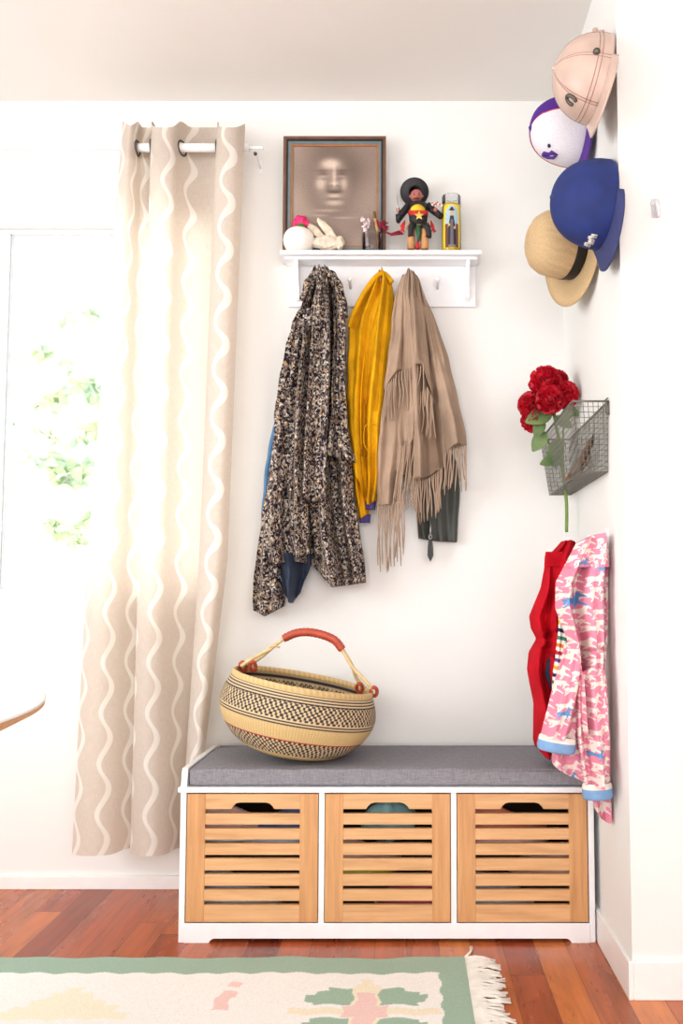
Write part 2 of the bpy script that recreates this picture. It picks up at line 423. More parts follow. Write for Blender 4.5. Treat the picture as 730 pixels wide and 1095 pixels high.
# the unseen rest of the room
mb = MB()
for a, b in (((XL-.12, YR, 0), (XL, 0, .75)), ((XL-.12, YR, 2.3), (XL, 0, ZC)), ((XL-.12, -1.2, .75), (XL, 0, 2.3)), ((XL-.12, YR, .75), (XL, -2.4, 2.3))): mb.box(a, b)
struct(mb.build('wall_left', 'wall', smooth=False))
struct(box((XL, YR-.12, 0), (XR, YR, ZC)).build('wall_rear', 'wall', smooth=False))
struct(box((XR, YR, 0), (XR+.1, YN+.12, ZC)).build('wall_side', 'wall', smooth=False))
bh = at(90, 937, -.012).z
struct(box((XL, -.012, 0), (WX-.012, 0, bh)).build('baseboard_back', 'trim', smooth=False, bevel=.002))
bh2 = 0.085
struct(box((WX-.011, YN-.011, 0), (WX, -.012, bh2)).build('baseboard_right', 'trim', smooth=False, bevel=.002))
struct(box((WX, YN-.011, 0), (XR, YN, bh2)).build('baseboard_near', 'trim', smooth=False, bevel=.002))
# window
m0 = at(0.5, 245, .03); m1 = at(11, 245, .03)
mb = MB()
fr = .03
mb.box((wl, .02, wb), (wl+fr, .10, wt)); mb.box((wr-fr, .02, wb), (wr, .10, wt)); mb.box((wl, .02, wt-.012), (wr, .10, wt)); mb.box((wl, .02, wb), (wr, .10, wb+.012))
win = struct(mb.build('window_1', 'trim', smooth=False, bevel=.003))
mx0 = at(-4, 430, .03).x; mx1 = at(6, 430, .03).x
tag(box((mx0, .015, wb+.012), (mx1, .085, wt-.012)).build('mullion', 'trim', win, smooth=False, bevel=.002), 'white vertical window mullion', None)
box((mx1, .03, wb+.012), (mx1+.003, .05, wt-.012)).build('seal', plain('grey_seal', S(196,204,206)), win, smooth=False)
box((mx1, .03, wt-.015), (wr-fr, .045, wt-.012)).build('seal', plain('grey_seal_top', S(205,206,206)), win, smooth=False)
box((mx1, .055, wb+.012), (wr-fr, .059, wt-.012)).build('pane', 'glass', win, smooth=False)
box((wl+fr, .055, wb+.012), (mx0, .059, wt-.012)).build('pane', 'glass', win, smooth=False)
zh = at(60, 158, 0).z
struct(box((XL, -.012, zh-.010), (at(270,160,0).x-.16, 0, zh+.008)).build('trim_1', 'trim', smooth=False, bevel=.003))

# ================================================================== STORAGE BENCH
YF = -.42; YB = -.045
def f(px, py): return at(px, py, YF)
bl = f(197, 1000).x; br = WX-.013
bl = -.603; br = .497
zr1 = f(400, 847.4).z; zr0 = zr1; zrt = f(400, 841.7).z
zcu = f(400, 824).z
bench = thing('storage_bench', ((bl+br)/2, (YF+YB)/2, 0), 'long low white storage bench with three slatted wooden drawers against the back wall', 'bench')
ts = .016
zside = zcu + .004
d1 = (f(343.5, 915).x, f(485, 915).x)
for x0, x1 in ((bl, bl+ts), (br-ts, br)):
    y = YF
    p = [(YF, 0), (YF, zrt+.004), (YF+.012, zside), (YB, zside+.0), (YB, 0)]
    mb = MB(); mb.add([(x0,a,b) for a,b in p]+[(x1,a,b) for a,b in p], [(0,1,2,3,4),(9,8,7,6,5)]+[(i,(i+1)%5,(i+1)%5+5,i+5) for i in range(5)])
    mb.build('side_panel', 'white', bench, smooth=False, bevel=.0015)
for x in d1: box((x-.0075, YF+.001, .05), (x+.0075, YB, zr1-.001)).build('divider', 'white', bench, smooth=False)
box((bl-.006, YF-.006, zr1), (br+.0, YB, zrt)).build('top_panel', 'white', bench, smooth=False, bevel=.002)
zb0 = f(400, 987).z
box((bl+ts, YF+.002, zb0-.012), (br-ts, YB, zb0)).build('bottom_panel', 'white', bench, smooth=False)
box((bl+ts, YB-.006, zb0), (br-ts, YB, zr1)).build('back_panel', 'white', bench, smooth=False)
zc = f(400, 1003.5).z; xa = f(228, 1003).x; xb = f(606, 1003).x
pl = [(bl+ts, 0), (xa-.012, 0), (xa-.008, zc*.6), (xa, zc), (xb, zc), (xb+.008, zc*.6), (xb+.012, 0), (br-ts, 0), (br-ts, zb0), (bl+ts, zb0)]
MB().prism(pl, YF-.001, YF+.014).build('plinth', 'white', bench, smooth=False)
drawers = [(bl+ts+.003, d1[0]-.0095), (d1[0]+.0095, d1[1]-.0095), (d1[1]+.0095, br-ts-.003)]
zt = zr1-.004; zb = zb0+.003
slots = [(865,870),(881.5,886),(897.5,902),(914,918),(930.5,934.6),(947,951.2),(963.2,967.5)]
SZ = [(f(400,b).z, f(400,a).z) for a, b in slots]
stw = .048
for (x0, x1) in drawers:
    mb = MB(); yb = YB-.02
    mb.box((x0+.004, YF+.012, zb+.002), (x0+.012, yb, zt-.02)); mb.box((x1-.012, YF+.012, zb+.002), (x1-.004, yb, zt-.02))
    mb.box((x0+.012, yb-.008, zb+.002), (x1-.012, yb, zt-.02)); mb.box((x0+.012, YF+.012, zb+.002), (x1-.012, yb-.008, zb+.008))
    dr = mb.build('drawer', 'bin_inside', bench, smooth=False)
    mb = MB(); y0, y1 = YF-.002, YF+.012
    for xa_, xb_ in ((x0, x0+stw), (x1-stw, x1)): box((xa_, y0, zb), (xb_, y1, zt)).build('stile', 'bamboo_v', dr, smooth=False, bevel=.0008)
    mb = MB(); xc = (x0+x1)/2; a, b = x0+stw, x1-stw; zs = SZ[0][1]; zhn = f(400, 858).z; hw = .057
    arc = [(xc+hw, zs), (xc+hw*.93, zs+.4*(zhn-zs)), (xc+hw*.78, zs+.85*(zhn-zs)), (xc+hw*.6, zhn), (xc-hw*.6, zhn), (xc-hw*.78, zs+.85*(zhn-zs)), (xc-hw*.93, zs+.4*(zhn-zs)), (xc-hw, zs)]
    # top rail in strips so that the hand cut-out is a real opening
    mb.prism([(a, zs), (arc[7][0], zs), (arc[7][0], zt), (a, zt)], y0+.001, y1)
    mb.prism([(arc[0][0], zs), (b, zs), (b, zt), (arc[0][0], zt)], y0+.001, y1)
    for i in range(7):
        p, q = arc[i], arc[i+1]; mb.prism([(q[0], q[1]), (p[0], p[1]), (p[0], zt), (q[0], zt)], y0+.001, y1)
    mb.prism([(a, zb), (b, zb), (b, SZ[-1][0]), (a, SZ[-1][0])], y0+.001, y1)
    for i in range(len(SZ)-1): mb.prism([(a, SZ[i+1][1]), (b, SZ[i+1][1]), (b, SZ[i][0]), (a, SZ[i][0])], y0+.001, y1)
    mb.build('slatted_front', 'bamboo_h', dr, smooth=False)
# things kept in the drawers
def shoe(name, loc, rz, size, mat, sole, label, cat='shoe', group=None):
    t = thing(name, loc, label, cat, group); t.rotation_euler = (0,0,rz); t['_o'] = [0,0,0]
    n = 14; P = []
    for i in range(n):
        s_ = i/(n-1); w = size*.19*(1-.35*(2*abs(s_-.62))**2)*(math.sin(PI*min(1,max(.06,s_*.94+.04)))**.3)
        h = size*(.36 if s_ < .35 else .36-.26*((s_-.35)/.65)**.8)
        P.append([( -size/2+s_*size, w*math.cos(a)*(1 if math.sin(a) < .2 else .75), .012+max(0, math.sin(a)+.15)*h) for a in np.linspace(-.3, PI+.3, 13)])
    mb = MB(); mb.grid(np.array(P)); k = 13
    mb.f += [tuple(range(k)), tuple(range((n-1)*k, n*k))[::-1]]; mb.mi += [0,0]
    up = mb.build('upper', mat, t)
    mb = MB(); 
    q = [(-size/2+s_*size, size*.2*(1-.35*(2*abs(s_-.62))**2)*(math.sin(PI*min(.97,max(.05,s_)))**.3)) for s_ in np.linspace(0,1,14)]
    poly = [(x, -y) for x, y in q]+[(x, y) for x, y in q[::-1]]; m_ = len(poly)
    mb.add([(x,y,0) for x,y in poly]+[(x,y,.014) for x,y in poly], [tuple(range(m_))[::-1], tuple(range(m_,2*m_))]+[(i,(i+1)%m_,(i+1)%m_+m_,i+m_) for i in range(m_)])
    mb.build('sole', sole, t)
    mb = MB()
    for i in range(4):
        xx = size*(.02+.07*i); mb.tube([(xx, -size*.09, size*.26-i*.008), (xx+.01, 0, size*.34-i*.012), (xx, size*.09, size*.26-i*.008)], .003, 5)
    mb.build('laces', 'cuff_white', t); return t
M['sh_pink'] = plain('dusty_pink_canvas', S(232,188,178)); M['sh_grey'] = plain('grey_blue_canvas', S(200,208,224)); M['sh_navy'] = plain('navy_canvas', S(84,104,160))
M['sh_coral'] = plain('coral_canvas', S(226,130,104)); M['sh_teal'] = plain('teal_knit', S(132,172,174)); M['sh_mag'] = plain('magenta_cloth', S(210,60,110)); M['sh_lime'] = plain('lime_rubber', S(190,210,50))
zf = zb+.008
def dx(k, u): return drawers[k][0]+u*(drawers[k][1]-drawers[k][0])
shoe('shoe', (dx(0,.33), -.345, zf+.19), 0.2, .22, 'sh_pink', 'cuff_white', 'dusty pink shoe high in the left drawer behind the slats')
shoe('shoe', (dx(0,.68), -.345, zf+.18), 3.0, .22, 'sh_navy', 'sh_grey', 'navy and grey-blue shoe in the left drawer behind its right half')
shoe('shoe', (dx(0,.36), -.34, zf), 0.1, .23, 'sh_grey', 'cuff_white', 'pale grey shoe at the bottom of the left drawer')
shoe('shoe', (dx(1,.3), -.345, zf+.1), 0.3, .21, 'sh_pink', 'sh_lime', 'pinkish shoe with a yellow-green sole in the middle drawer')
shoe('shoe', (dx(1,.72), -.345, zf), 2.9, .22, 'sh_mag', 'cuff_white', 'magenta shoe at the bottom right of the middle drawer')
shoe('shoe', (dx(2,.42), -.345, zf+.18), 0.2, .22, 'sh_coral', 'sh_pink', 'coral shoe near the top of the right drawer')
shoe('shoe', (dx(2,.30), -.34, zf), 0.15, .22, 'sh_grey', 'cuff_white', 'light grey shoe at the bottom of the right drawer')
shoe('shoe', (dx(2,.72), -.345, zf+.08), 2.8, .22, 'sh_pink', 'black', 'rose shoe with a black sole at the right side of the right drawer')
mb = MB()
n = 26; P = np.zeros((18, n, 3))
for i in range(18):
    a = PI*i/17
    for j in range(n):
        t = 2*PI*j/n; w = 1+.12*math.sin(3*t+2*a)+.07*math.sin(7*t)
        P[i,j] = (dx(1,.5)+.075*math.sin(a)*math.cos(t)*w, -.33+.06*math.sin(a)*math.sin(t)*w, zf+.235+.055*math.cos(a)*w)
mb.grid(P, closed_u=True); tag(mb.build('knit_hat', 'sh_teal'), 'teal and grey knit bundled at the top of the middle drawer', 'knitwear')

# cushion
x0, x1 = bl+ts+.003, br-ts-.004
def soft_box(a, b, r, nx=60, ny=22, wave=0.0):
    mb = MB(); a = np.array(a); b = np.array(b); c = (a+b)/2; h = (b-a)/2-r
    # rounded box by normalised grid on each face
    import itertools
    for ax in range(3):
        for sg in (-1, 1):
            o = [k for k in range(3) if k != ax]
            N = [nx if k == 0 else (ny if k == 1 else 8) for k in o]
            s0 = np.linspace(-1,1,N[0]); s1 = np.linspace(-1,1,N[1]); P = np.zeros((N[0], N[1], 3))
            full = h+r
            for i, p in enumerate(s0):
                for j, q in enumerate(s1):
                    d = np.zeros(3); d[ax] = sg*full[ax]; d[o[0]] = p*full[o[0]]; d[o[1]] = q*full[o[1]]
                    core = np.clip(d, -h, h); e = d-core; L = np.linalg.norm(e)
                    pt = core + (e/L*r if L > 1e-9 else 0) + c
                    pt[2] += wave*(math.sin(pt[0]*23)*math.sin(pt[1]*17+1)+.5*math.sin(pt[0]*51+2)) if d[2] > 0 else 0
                    P[i,j] = pt
            mb.grid(P, flip=(sg < 0) != (ax == 1))
    mb.nofix = False; return mb
cu = soft_box((x0, YF+.006, zrt+.0005), (x1, YB-.012, zcu+.004), .009, wave=.0012).build('seat_cushion', 'cushion')
tag(cu, 'long flat grey woven cushion lying on top of the white bench', 'cushion')
mb = MB(); mb.tube([(x0+.002, YF+.0075, zcu-.003), (x1-.002, YF+.0075, zcu-.003)], .0022, 6); mb.tube([(x0+.004, YB-.014, zcu+.002), (x1-.004, YB-.014, zcu+.002)], .0022, 6); mb.build('piping', 'cushion', cu)

# ================================================================== WOVEN BASKET
Yk = -.265; sc = F/(Yk+D)
zcush = zcu+.004
bc = at(309, 819, Yk); bc.z = zcush+.001
ang = math.radians(10.6)
# the base is round, so the tilted bowl rests on the cushion where its lowest point touches
prof = [(0,0),(20,.6),(36,3),(52,8),(64,16),(74,27),(80.5,39),(83,50),(81.5,60),(78,69),(75,75),(73.5,78)]
def smooth_prof(p, n):
    p = np.array(p, float); d = np.r_[0, np.cumsum(np.hypot(*np.diff(p, axis=0).T))]; t = np.linspace(0, d[-1], n)
    a = smooth1(np.interp(t, d, p[:,0]), max(2, n//24)); b = smooth1(np.interp(t, d, p[:,1]), max(2, n//24)); a[0] = 0; return np.stack([a,b],1)
pr = smooth_prof(prof, 190)/sc
Mt = Matrix.Translation(bc) @ Matrix.Rotation(ang, 4, 'Y')
low = min((Mt @ Vector((r*c_, 0, h))).z for r, h in pr for c_ in (-1, 1)); Mt = Matrix.Translation((0,0,zcush-low-.001)) @ Mt
tan_, blk, crm, redc = SL([218,188,132]), SL([48,44,52]), SL([214,190,148]), SL([170,40,48])
def weave(t, _, h):
    q = h*sc; c = tan_*(0.9+.12*math.sin(t*260))
    def chk(cells, ph):
        i = int((q-ph)//2.35); a = (t/(2*PI)*cells + i*0.36) % 1.0
        return blk if a < .56 else crm
    if q < 11: return c*(.93+.1*math.sin(q*5))
    if q < 27: return chk(92, 11)
    if q < 28.4: return redc
    if q < 43.5: return c
    if q < 49: return blk if int((q-43.5)/1.4) % 2 == 0 else crm
    if q < 66: return chk(92, 49)
    if q < 74.5: return blk if int((q-66)/1.3) % 2 == 0 else crm
    return c
bk = thing('handbasket', Mt.translation, 'round woven bolga-style straw basket with black zigzag bands standing on the grey cushion', 'basket')
bk['label'] = 'round woven straw basket with black and cream bands standing on the grey cushion'
mb = MB(); mb.lathe([tuple(p) for p in pr], 420, Mt, weave)
inner = [(max(0, r-.006), h+.004) for r, h in pr[:-1]]+[(pr[-1][0]-.006, pr[-1][1])]
mb.lathe(inner[::3]+[inner[-1]], 300, Mt, weave)
mb.build('body', 'straw', bk)
rp = []; R0 = 73.4/sc; hz = 77.5/sc
mb = MB(); rows = 14; nn = 260; P = np.zeros((nn, rows, 3)); cc = np.zeros((nn, rows, 3))
for i in range(nn):
    t = 2*PI*i/nn; 
    for j in range(rows):
        b = 2*PI*j/rows; tw = .0085*(1+.035*math.sin(t*76+b*1.0)); r = R0+tw*.62*math.cos(b); z = hz+tw*math.sin(b)
        P[i,j] = Mt @ Vector((r*math.cos(t), r*math.sin(t), z)); cc[i,j] = SL([224,192,136])*(.86+.14*math.sin(t*76+b))
P = np.concatenate([P, P[:1]]); cc = np.concatenate([cc, cc[:1]])
mb.grid(P, cc, closed_u=True); mb.build('rim', 'straw', bk)
hc = at(329, 725, Yk)
def hp(px, py, dy=0): 
    p = at(px, py, Yk); p.y += dy; return p
def bez(pts, n=40):
    pts = [Vector(p) for p in pts]; out = []
    k = len(pts)
    for i in range(k-1):
        p0, p1, p2, p3 = pts[max(i-1,0)], pts[i], pts[i+1], pts[min(i+2,k-1)]
        for j in range(n//(k-1)):
            t = j/(n//(k-1)); out.append(0.5*((2*p1)+(p2-p0)*t+(2*p0-5*p1+4*p2-p3)*t*t+(-p0+3*p1-3*p2+p3)*t**3))
    out.append(pts[-1]); return out
arch = [(262,712),(275,703),(289,694),(303,683),(315,677.5),(329,676),(345,679),(358,685),(366,695),(376,712),(385,726),(395,737)]
for s_ in (-1, 1):
    pts = [hp(px+(s_*3 if i < 2 else (-s_*4.5 if i > 9 else 0)), py, s_*.012*(1.6 if i in (0,1,10,11) else (.7 if i in (2,9) else .35))) for i, (px,py) in enumerate(arch)]
    MB().tube(bez(pts, 66), .0055, 10).build('handle', 'cane', bk)
wr_ = bez([hp(*arch[i]) for i in range(3, 9)], 60)
rad = [.0122*(1 if 2 < i < len(wr_)-3 else .9)+.0006*math.sin(i*1.9) for i in range(len(wr_))]
tag(MB().tube(wr_, rad, 14).build('handle_wrap', 'leather', bk), 'red-brown leather wrap on the handle', None)
for (px, py, s1) in ((259,712,-1),(271,711,1),(384,735,-1),(400,738,1)):
    mb = MB(); p = hp(px, py, -.012 if s1 > 0 else .012); pts = []
    for i in range(17):
        a = 2*PI*i/16; pts.append(p+Vector((.0085*math.cos(a), -.010*math.sin(a), .0135*math.sin(a)-.003)))
    mb.tube(pts, .0054, 10); mb.build('leather_loop', 'leather', bk)
MB().tube([hp(284,695,-.01), hp(292,690,-.012), hp(300,692,-.012)], .003, 6).build('cane_end', 'cane', bk)

# ================================================================== CURTAIN + ROD
Yr = -.10
cp = [  # top px, mid px (y 600), bottom px, Y offset top, Y offset bottom
 (131, 93, 77, -.105, -.12), (138,102, 88, -.140, -.155), (146,116,104, -.120,-.165), (149,128,120,-.085,-.14), (153,138,132,-.055,-.085), (160,148,141,-.048,-.055),
 (167,153,146,-.06,-.05), (163,149,140,-.10,-.085), (161,147,138,-.135,-.13), (172,158,150,-.155,-.175), (186,172,164,-.145,-.165), (194,182,176,-.10,-.13),
 (204,194,185,-.058,-.085), (220,208,192,-.046,-.058), (234,217,197,-.055,-.05), (234,214,194,-.09,-.08), (231,212,191,-.13,-.12), (240,222,198,-.155,-.155), (252,233,202,-.15,-.16), (262,243,206,-.125,-.12)]
cpa = np.array(cp, float); ns = 220; sN = np.linspace(0, len(cp)-1, ns); nvv = 150
def cr(col):
    a = np.interp(sN, np.arange(len(cp)), cpa[:,col]); return smooth1(a, 9)
T, Mi, B_, yt, yb_ = [cr(i) for i in range(5)]
ytop, yhem = 133, 911
PYc = np.linspace(ytop, yhem, nvv); P = np.zeros((nvv, ns, 3)); UV = np.zeros((nvv, ns, 2))
arcl = None
for i, py in enumerate(PYc):
    if py < 600: w = (py-133)/467; w2 = w; px = T+(Mi-T)*w + 2.0*math.sin(PI*w)*0
    else: w = (py-600)/311; px = Mi+(B_-Mi)*w
    vv = (py-133)/778; yy = yt+(yb_-yt)*vv
    yy = yy+.006*np.sin(sN*1.1+vv*5)*vv
    dyp = (1-vv)*(-4+6*np.sin(sN*2.1)) * (1 if py < 150 else 0)*0
    hem = vv*(4.5*np.cos((yy-yy.min())/(yy.max()-yy.min()+1e-6)*PI)*1.0) 
    topw = (1-min(1, vv/.035))*(-3.2*np.cos((yy+.105)/.05*PI)) # cloth tops rise between the grommets
    for j in range(ns): P[i,j] = at(px[j], py+hem[j]*vv+topw[j], yy[j])
for i in range(nvv):
    vz = P[i,:,2].mean()
    UV[i,:,1] = P[i,:,2]
dd = np.linalg.norm(np.diff(P[nvv-20], axis=0), axis=1); arcl = np.r_[0, np.cumsum(dd)]
UV[:,:,0] = arcl[None,:]+.03
mb = MB(); mb.grid(P, None, UV); mb.nofix = True
cur = mb.build('curtain', 'curtain')
tag(cur, 'long beige grommet curtain with white wavy vertical lines hanging beside the window', 'curtain')
hN = int(nvv*(34/778.))+1; P2 = P[:hN+1].copy(); P2[:,:,1] += .0022; mb = MB(); mb.nofix = True; mb.grid(P2, None, UV[:hN+1]); mb.build('header_hem', 'curtain', cur)
# grommets where the cloth crosses the rod line
zrod = at(200, 158, Yr).z; irow = int(nvv*(25/778.))
ysr = P[irow,:,1]; cross = [j for j in range(1, ns) if (ysr[j-1]-Yr)*(ysr[j]-Yr) < 0]
for j in cross:
    c = Vector(P[irow,j]); c.z = zrod; tdir = Vector(P[irow,min(j+3,ns-1)])-Vector(P[irow,max(j-3,0)]); tdir.z = 0; tdir.normalize()
    pts = [c+tdir*.0225*math.cos(a)+Vector((0,0,.0225*math.sin(a))) for a in np.linspace(0, 2*PI, 25)]
    MB().tube(pts, .0036, 8).build('grommet', 'darkmetal', cur)
rod = thing('curtain_rod', (at(140,158,Yr).x, Yr, zrod), 'white metal curtain rod running through the curtain above the window', 'curtain rod')
xr0 = at(-60,158,Yr).x; xr1 = at(266,158,Yr).x; xr2 = at(281,158,Yr).x
xr0 = at(143,158,Yr).x-.02
MB().tube([(xr0,Yr,zrod),(xr1,Yr,zrod)], .0135, 18).build('rod', 'trim', rod)
MB().tube([(xr1,Yr,zrod),(xr2,Yr,zrod),(xr2+.001,Yr,zrod)], .0055, 10).build('rod_end', 'trim', rod)
bx = at(273,160,Yr).x
mb = MB(); mb.box((bx-.002, -.10, zrod-.020), (bx+.002, 0, zrod-.013)); mb.box((bx-.006, -.003, zrod-.035), (bx+.006, 0, zrod+.01)); mb.build('bracket', 'white', rod, smooth=False)
MB().ball((bx, -.10, zrod-.02), .006, 8).build('bracket_screw', 'darkmetal', rod)

# ================================================================== COAT RACK SHELF
YS = -.09
s0 = at(299, 267, YS); s1 = at(515, 267, YS); zs = s0.z; th = .014
rack = thing('coat_rack', ((s0.x+s1.x)/2, -.02, at(400,328,-.01).z), 'white wall shelf with a peg rail beneath it holding the coats', 'coat rack')
prs = [(0, 0), (0, -th*.55), (-.006, -th), (.0, -th), (0,0)]
mb = MB(); mb.box((s0.x, YS, zs-th), (s1.x, 0, zs)); mb.build('shelf_board', 'white', rack, smooth=False, bevel=.003)
zb2 = at(400, 328, -.012).z; xbl = at(309, 300, 0).x; xbr = at(508, 300, 0).x
box((xbl, -.014, zb2), (xbr, 0, zs-th)).build('back_board', 'white', rack, smooth=False, bevel=.002)
mb = MB(); mb.box((s0.x+.012, YS+.016, zs-th-.010), (s1.x-.012, -.014, zs-th)); mb.build('cove_moulding', 'white', rack, smooth=False, bevel=.004)
for px in (317, 500):
    xc = at(px, 300, -.05).x; zt_ = zs-th-.010; zz = at(400, 323, -.014).z
    prf = [(-.014, zt_), (YS+.02, zt_), (YS+.022, zt_-.02), (YS+.04, zt_-.045), (YS+.058, zt_-.07), (-.025, zz+.012), (-.014, zz)]
    mb = MB(); n = len(prf); mb.add([(xc-.0065,a,b) for a,b in prf]+[(xc+.0065,a,b) for a,b in prf], [tuple(range(n)), tuple(range(n,2*n))[::-1]]+[(i,(i+1)%n,(i+1)%n+n,i+n) for i in range(n)])
    mb.build('bracket', 'white', rack, smooth=False, bevel=.0015)
for px in (343, 374, 405, 438, 468):
    p = at(px, 300, -.05); q = Vector((p.x, -.014, p.z-.012)); q2 = Vector((p.x, -.05, p.z-.004))
    mb = MB(); mb.tube([q, q2, p+Vector((0,-.004,0))], [.0048,.0042,.006], 10); mb.ball(p+Vector((0,-.006,.002)), (.0085,.006,.0085), 8); mb.build('peg', 'white' if px in (374,468) else 'white', rack)

# ------------------------------------------------------------------ picture
YP = -.055
a0 = at(303, 145.5, YP); a1 = at(412.5, 145.5, YP); zt = a0.z; zb = zs+.0005
pic = thing('picture_frame', ((a0.x+a1.x)/2, YP, zs), 'framed sepia portrait photograph leaning on the wall shelf', 'picture')
k_ = F/(YP+D)
rings = [(0, 3.0, 'frame_brown', 0), (3.0, 5.3, 'frame_black', .003), (5.3, 8.0, 'frame_blue', .004), (8.0, 10.3, 'frame_gold', .006)]
def rng_ring(mb, o, i, yy):
    X0, X1, Z0, Z1 = a0.x, a1.x, zb, zt; o /= k_; i /= k_
    for A in (((X0+o, Z1-i), (X1-o, Z1-o)), ((X0+o, Z0+o), (X1-o, Z0+i)), ((X0+o, Z0+i), (X0+i, Z1-i)), ((X1-i, Z0+i), (X1-o, Z1-i))):
        mb.box((A[0][0], YP+yy, A[0][1]), (A[1][0], YP+.018, A[1][1]))
nm = ['frame', 'frame_groove', 'frame_inlay', 'frame_slip']
for (o, i, mt, yy), n_ in zip(rings, nm):
    mb = MB(); rng_ring(mb, o, i, yy); mb.build(n_, mt, pic, smooth=False)
box((a0.x+.004, YP+.012, zb+.004), (a1.x-.004, YP+.016, zt-.004)).build('backing', 'black', pic, smooth=False)
gx = np.linspace(a0.x+10/k_, a1.x-10/k_, 150); gz = np.linspace(zt-10/k_, zb+10/k_, 180)
GX, GZ = np.meshgrid(gx, gz); P = np.stack([GX, np.full_like(GX, YP+.010), GZ], -1)
PX = 303+(GX-a0.x)*k_; PY = 145.5+(zt-GZ)*k_
cx = (PX-300)*6.083; cy = (PY-140)*6.083
def G(x, y, rx, ry, p=2): return np.exp(-(((cx-x)/rx)**2+((cy-y)/ry)**2)**(p/2))
base = np.array([148,130,118.])[None,None,:]*np.ones(GX.shape+(1,))
hair = G(350,330,200,300,4); lum = -30*hair+10*G(130,500,160,200)-10*G(560,160,160,160)
face = G(345,350,118,175,5); lum = lum+30*face
lum += 62*G(335,215,66,36,3)*(cy > 0)+40*G(268,352,34,42,3)+34*G(425,352,24,42,3)+40*G(360,300,14,62,3)+36*G(362,355,36,16,3)
lum += -34*G(285,285,34,18)-34*G(408,285,34,18)-26*G(285,262,46,8)-26*G(408,262,44,8)-30*G(365,405,58,14,3)+44*G(360,438,44,11,3)+42*G(362,487,58,18,3)
lum += -22*G(360,462,46,8)-20*G(320,380,18,30)-20*G(400,380,16,30)
lum += 22*G(285,302,28,7)+22*G(408,300,26,7)-34*G(343,366,8,6)-34*G(380,366,8,6)-34*G(360,412,46,6,4)-24*G(285,322,34,7)-20*G(408,320,32,7)
lum += 34*G(310,540,80,9)+30*G(420,590,70,7)+26*G(270,575,50,8)+3*np.sin(cy*.03+cx*.02)*(cy > 560)
lum += 5*np.sin(cx*.013+1)*np.sin(cy*.017)
col = np.clip(base+lum[...,None]*np.array([1.15,1.1,1.02]), 20, 250)
mb = MB(); mb.grid(P, SL(col), flip=True); tag(mb.build('portrait_print', 'attr_gloss', pic), 'sepia print of a face with long dark hair', None)

# ------------------------------------------------------------------ shelf ornaments
def shz(px, Y): p = at(px, 266, Y); return Vector((p.x, Y, zs))
sk = F/(-.07+D)
def L_(r, h, s=None): return (r/(s or sk), h/(s or sk))
# cactus pot
Yo = -.062; o = shz(319.5, Yo); k2 = F/(Yo+D)
pot = thing('cactus_pot', o, 'small round white ceramic pot with a pink-topped cactus at the left end of the shelf', 'potted plant')
mb = MB(); mb.lathe([L_(r,h) for r,h in ((0,0),(9,.2),(13.5,3),(16.6,9),(17.4,14),(16.6,19),(14,23.5),(10.5,26),(8,26.8),(7,26),(7,23),(0,22))], 40, Matrix.Translation(o)); mb.build('pot', 'ceramic', pot)
mb = MB(); 
st_ = Matrix.Translation(o+Vector((.006,0,22/k2)))
P = np.zeros((12, 40, 3))
for i in range(12):
    hh = i/11
    for j in range(40):
        t = 2*PI*j/40; r = (5.3*(1-.25*hh**3))*(1+.12*math.cos(8*t)); P[i,j] = st_ @ Vector((r/k2*math.cos(t), r/k2*math.sin(t), hh*11/k2))
mb.grid(P, closed_u=True); mb.build('cactus_stem', 'cactus', pot)
mb = MB()
for (dx_, dz_, r) in ((0,36,5.2),(-5,34.5,3.6),(5,34,3.8),(-2.5,38.5,3.4),(3,38,3.5),(0,34,4.5),(6.5,32,2.5),(-6,32,2.3)):
    c = o+Vector((.006+dx_/k2, random.uniform(-.004,.004), dz_/k2)); P = np.zeros((9, 24, 3))
    for i in range(9):
        a = PI*i/8
        for j in range(24):
            t = 2*PI*j/24; rr = r/k2*(1+.16*math.cos(6*t)); P[i,j] = c+Vector((rr*math.sin(a)*math.cos(t), rr*math.sin(a)*math.sin(t), rr*math.cos(a)))
    mb.grid(P, closed_u=True)
mb.build('cactus_top', 'pink', pot)
# pale ornament, low and rough, with two raised lobes
Yo = -.068; k2 = F/(Yo+D); o = shz(350, Yo)
mb = MB()
def lump(mb, c, r, seed, rot=0, n=18):
    rs = np.random.RandomState(seed); ph = rs.rand(6)*6; P = np.zeros((n, 2*n, 3)); R_ = Matrix.Rotation(rot, 3, 'Y')
    for i in range(n):
        a = PI*i/(n-1)
        for j in range(2*n):
            t = PI*j/n; w = 1+.07*math.sin(3*t+4*a+ph[0])+.05*math.sin(7*t-5*a+ph[1])+.03*math.sin(11*a+5*t+ph[2])
            P[i,j] = c+R_@Vector((r[0]*math.sin(a)*math.cos(t)*w, r[1]*math.sin(a)*math.sin(t)*w, r[2]*math.cos(a)*w))
    mb.grid(P, closed_u=True)
def ps(px, py, Y): return at(px, py, Y)
lump(mb, ps(350, 259, Yo), (17.5/k2, .016, 7.8/k2), 1)
lump(mb, ps(363, 259.5, Yo), (5.5/k2, .014, 7/k2), 5)
orn = mb.build('ornament', 'cream'); tag(orn, 'low cream rough-carved ornament on the shelf between the cactus pot and the glass', 'ornament')
mb = MB(); lump(mb, ps(350, 246, Yo-.004), (4.4/k2, .007, 16/k2), 2, math.radians(-40)); mb.build('raised_lobe', 'cream', orn)
mb = MB(); lump(mb, ps(338, 248, Yo+.003), (4.2/k2, .007, 13/k2), 3, math.radians(-48)); mb.build('raised_lobe', 'cream', orn)
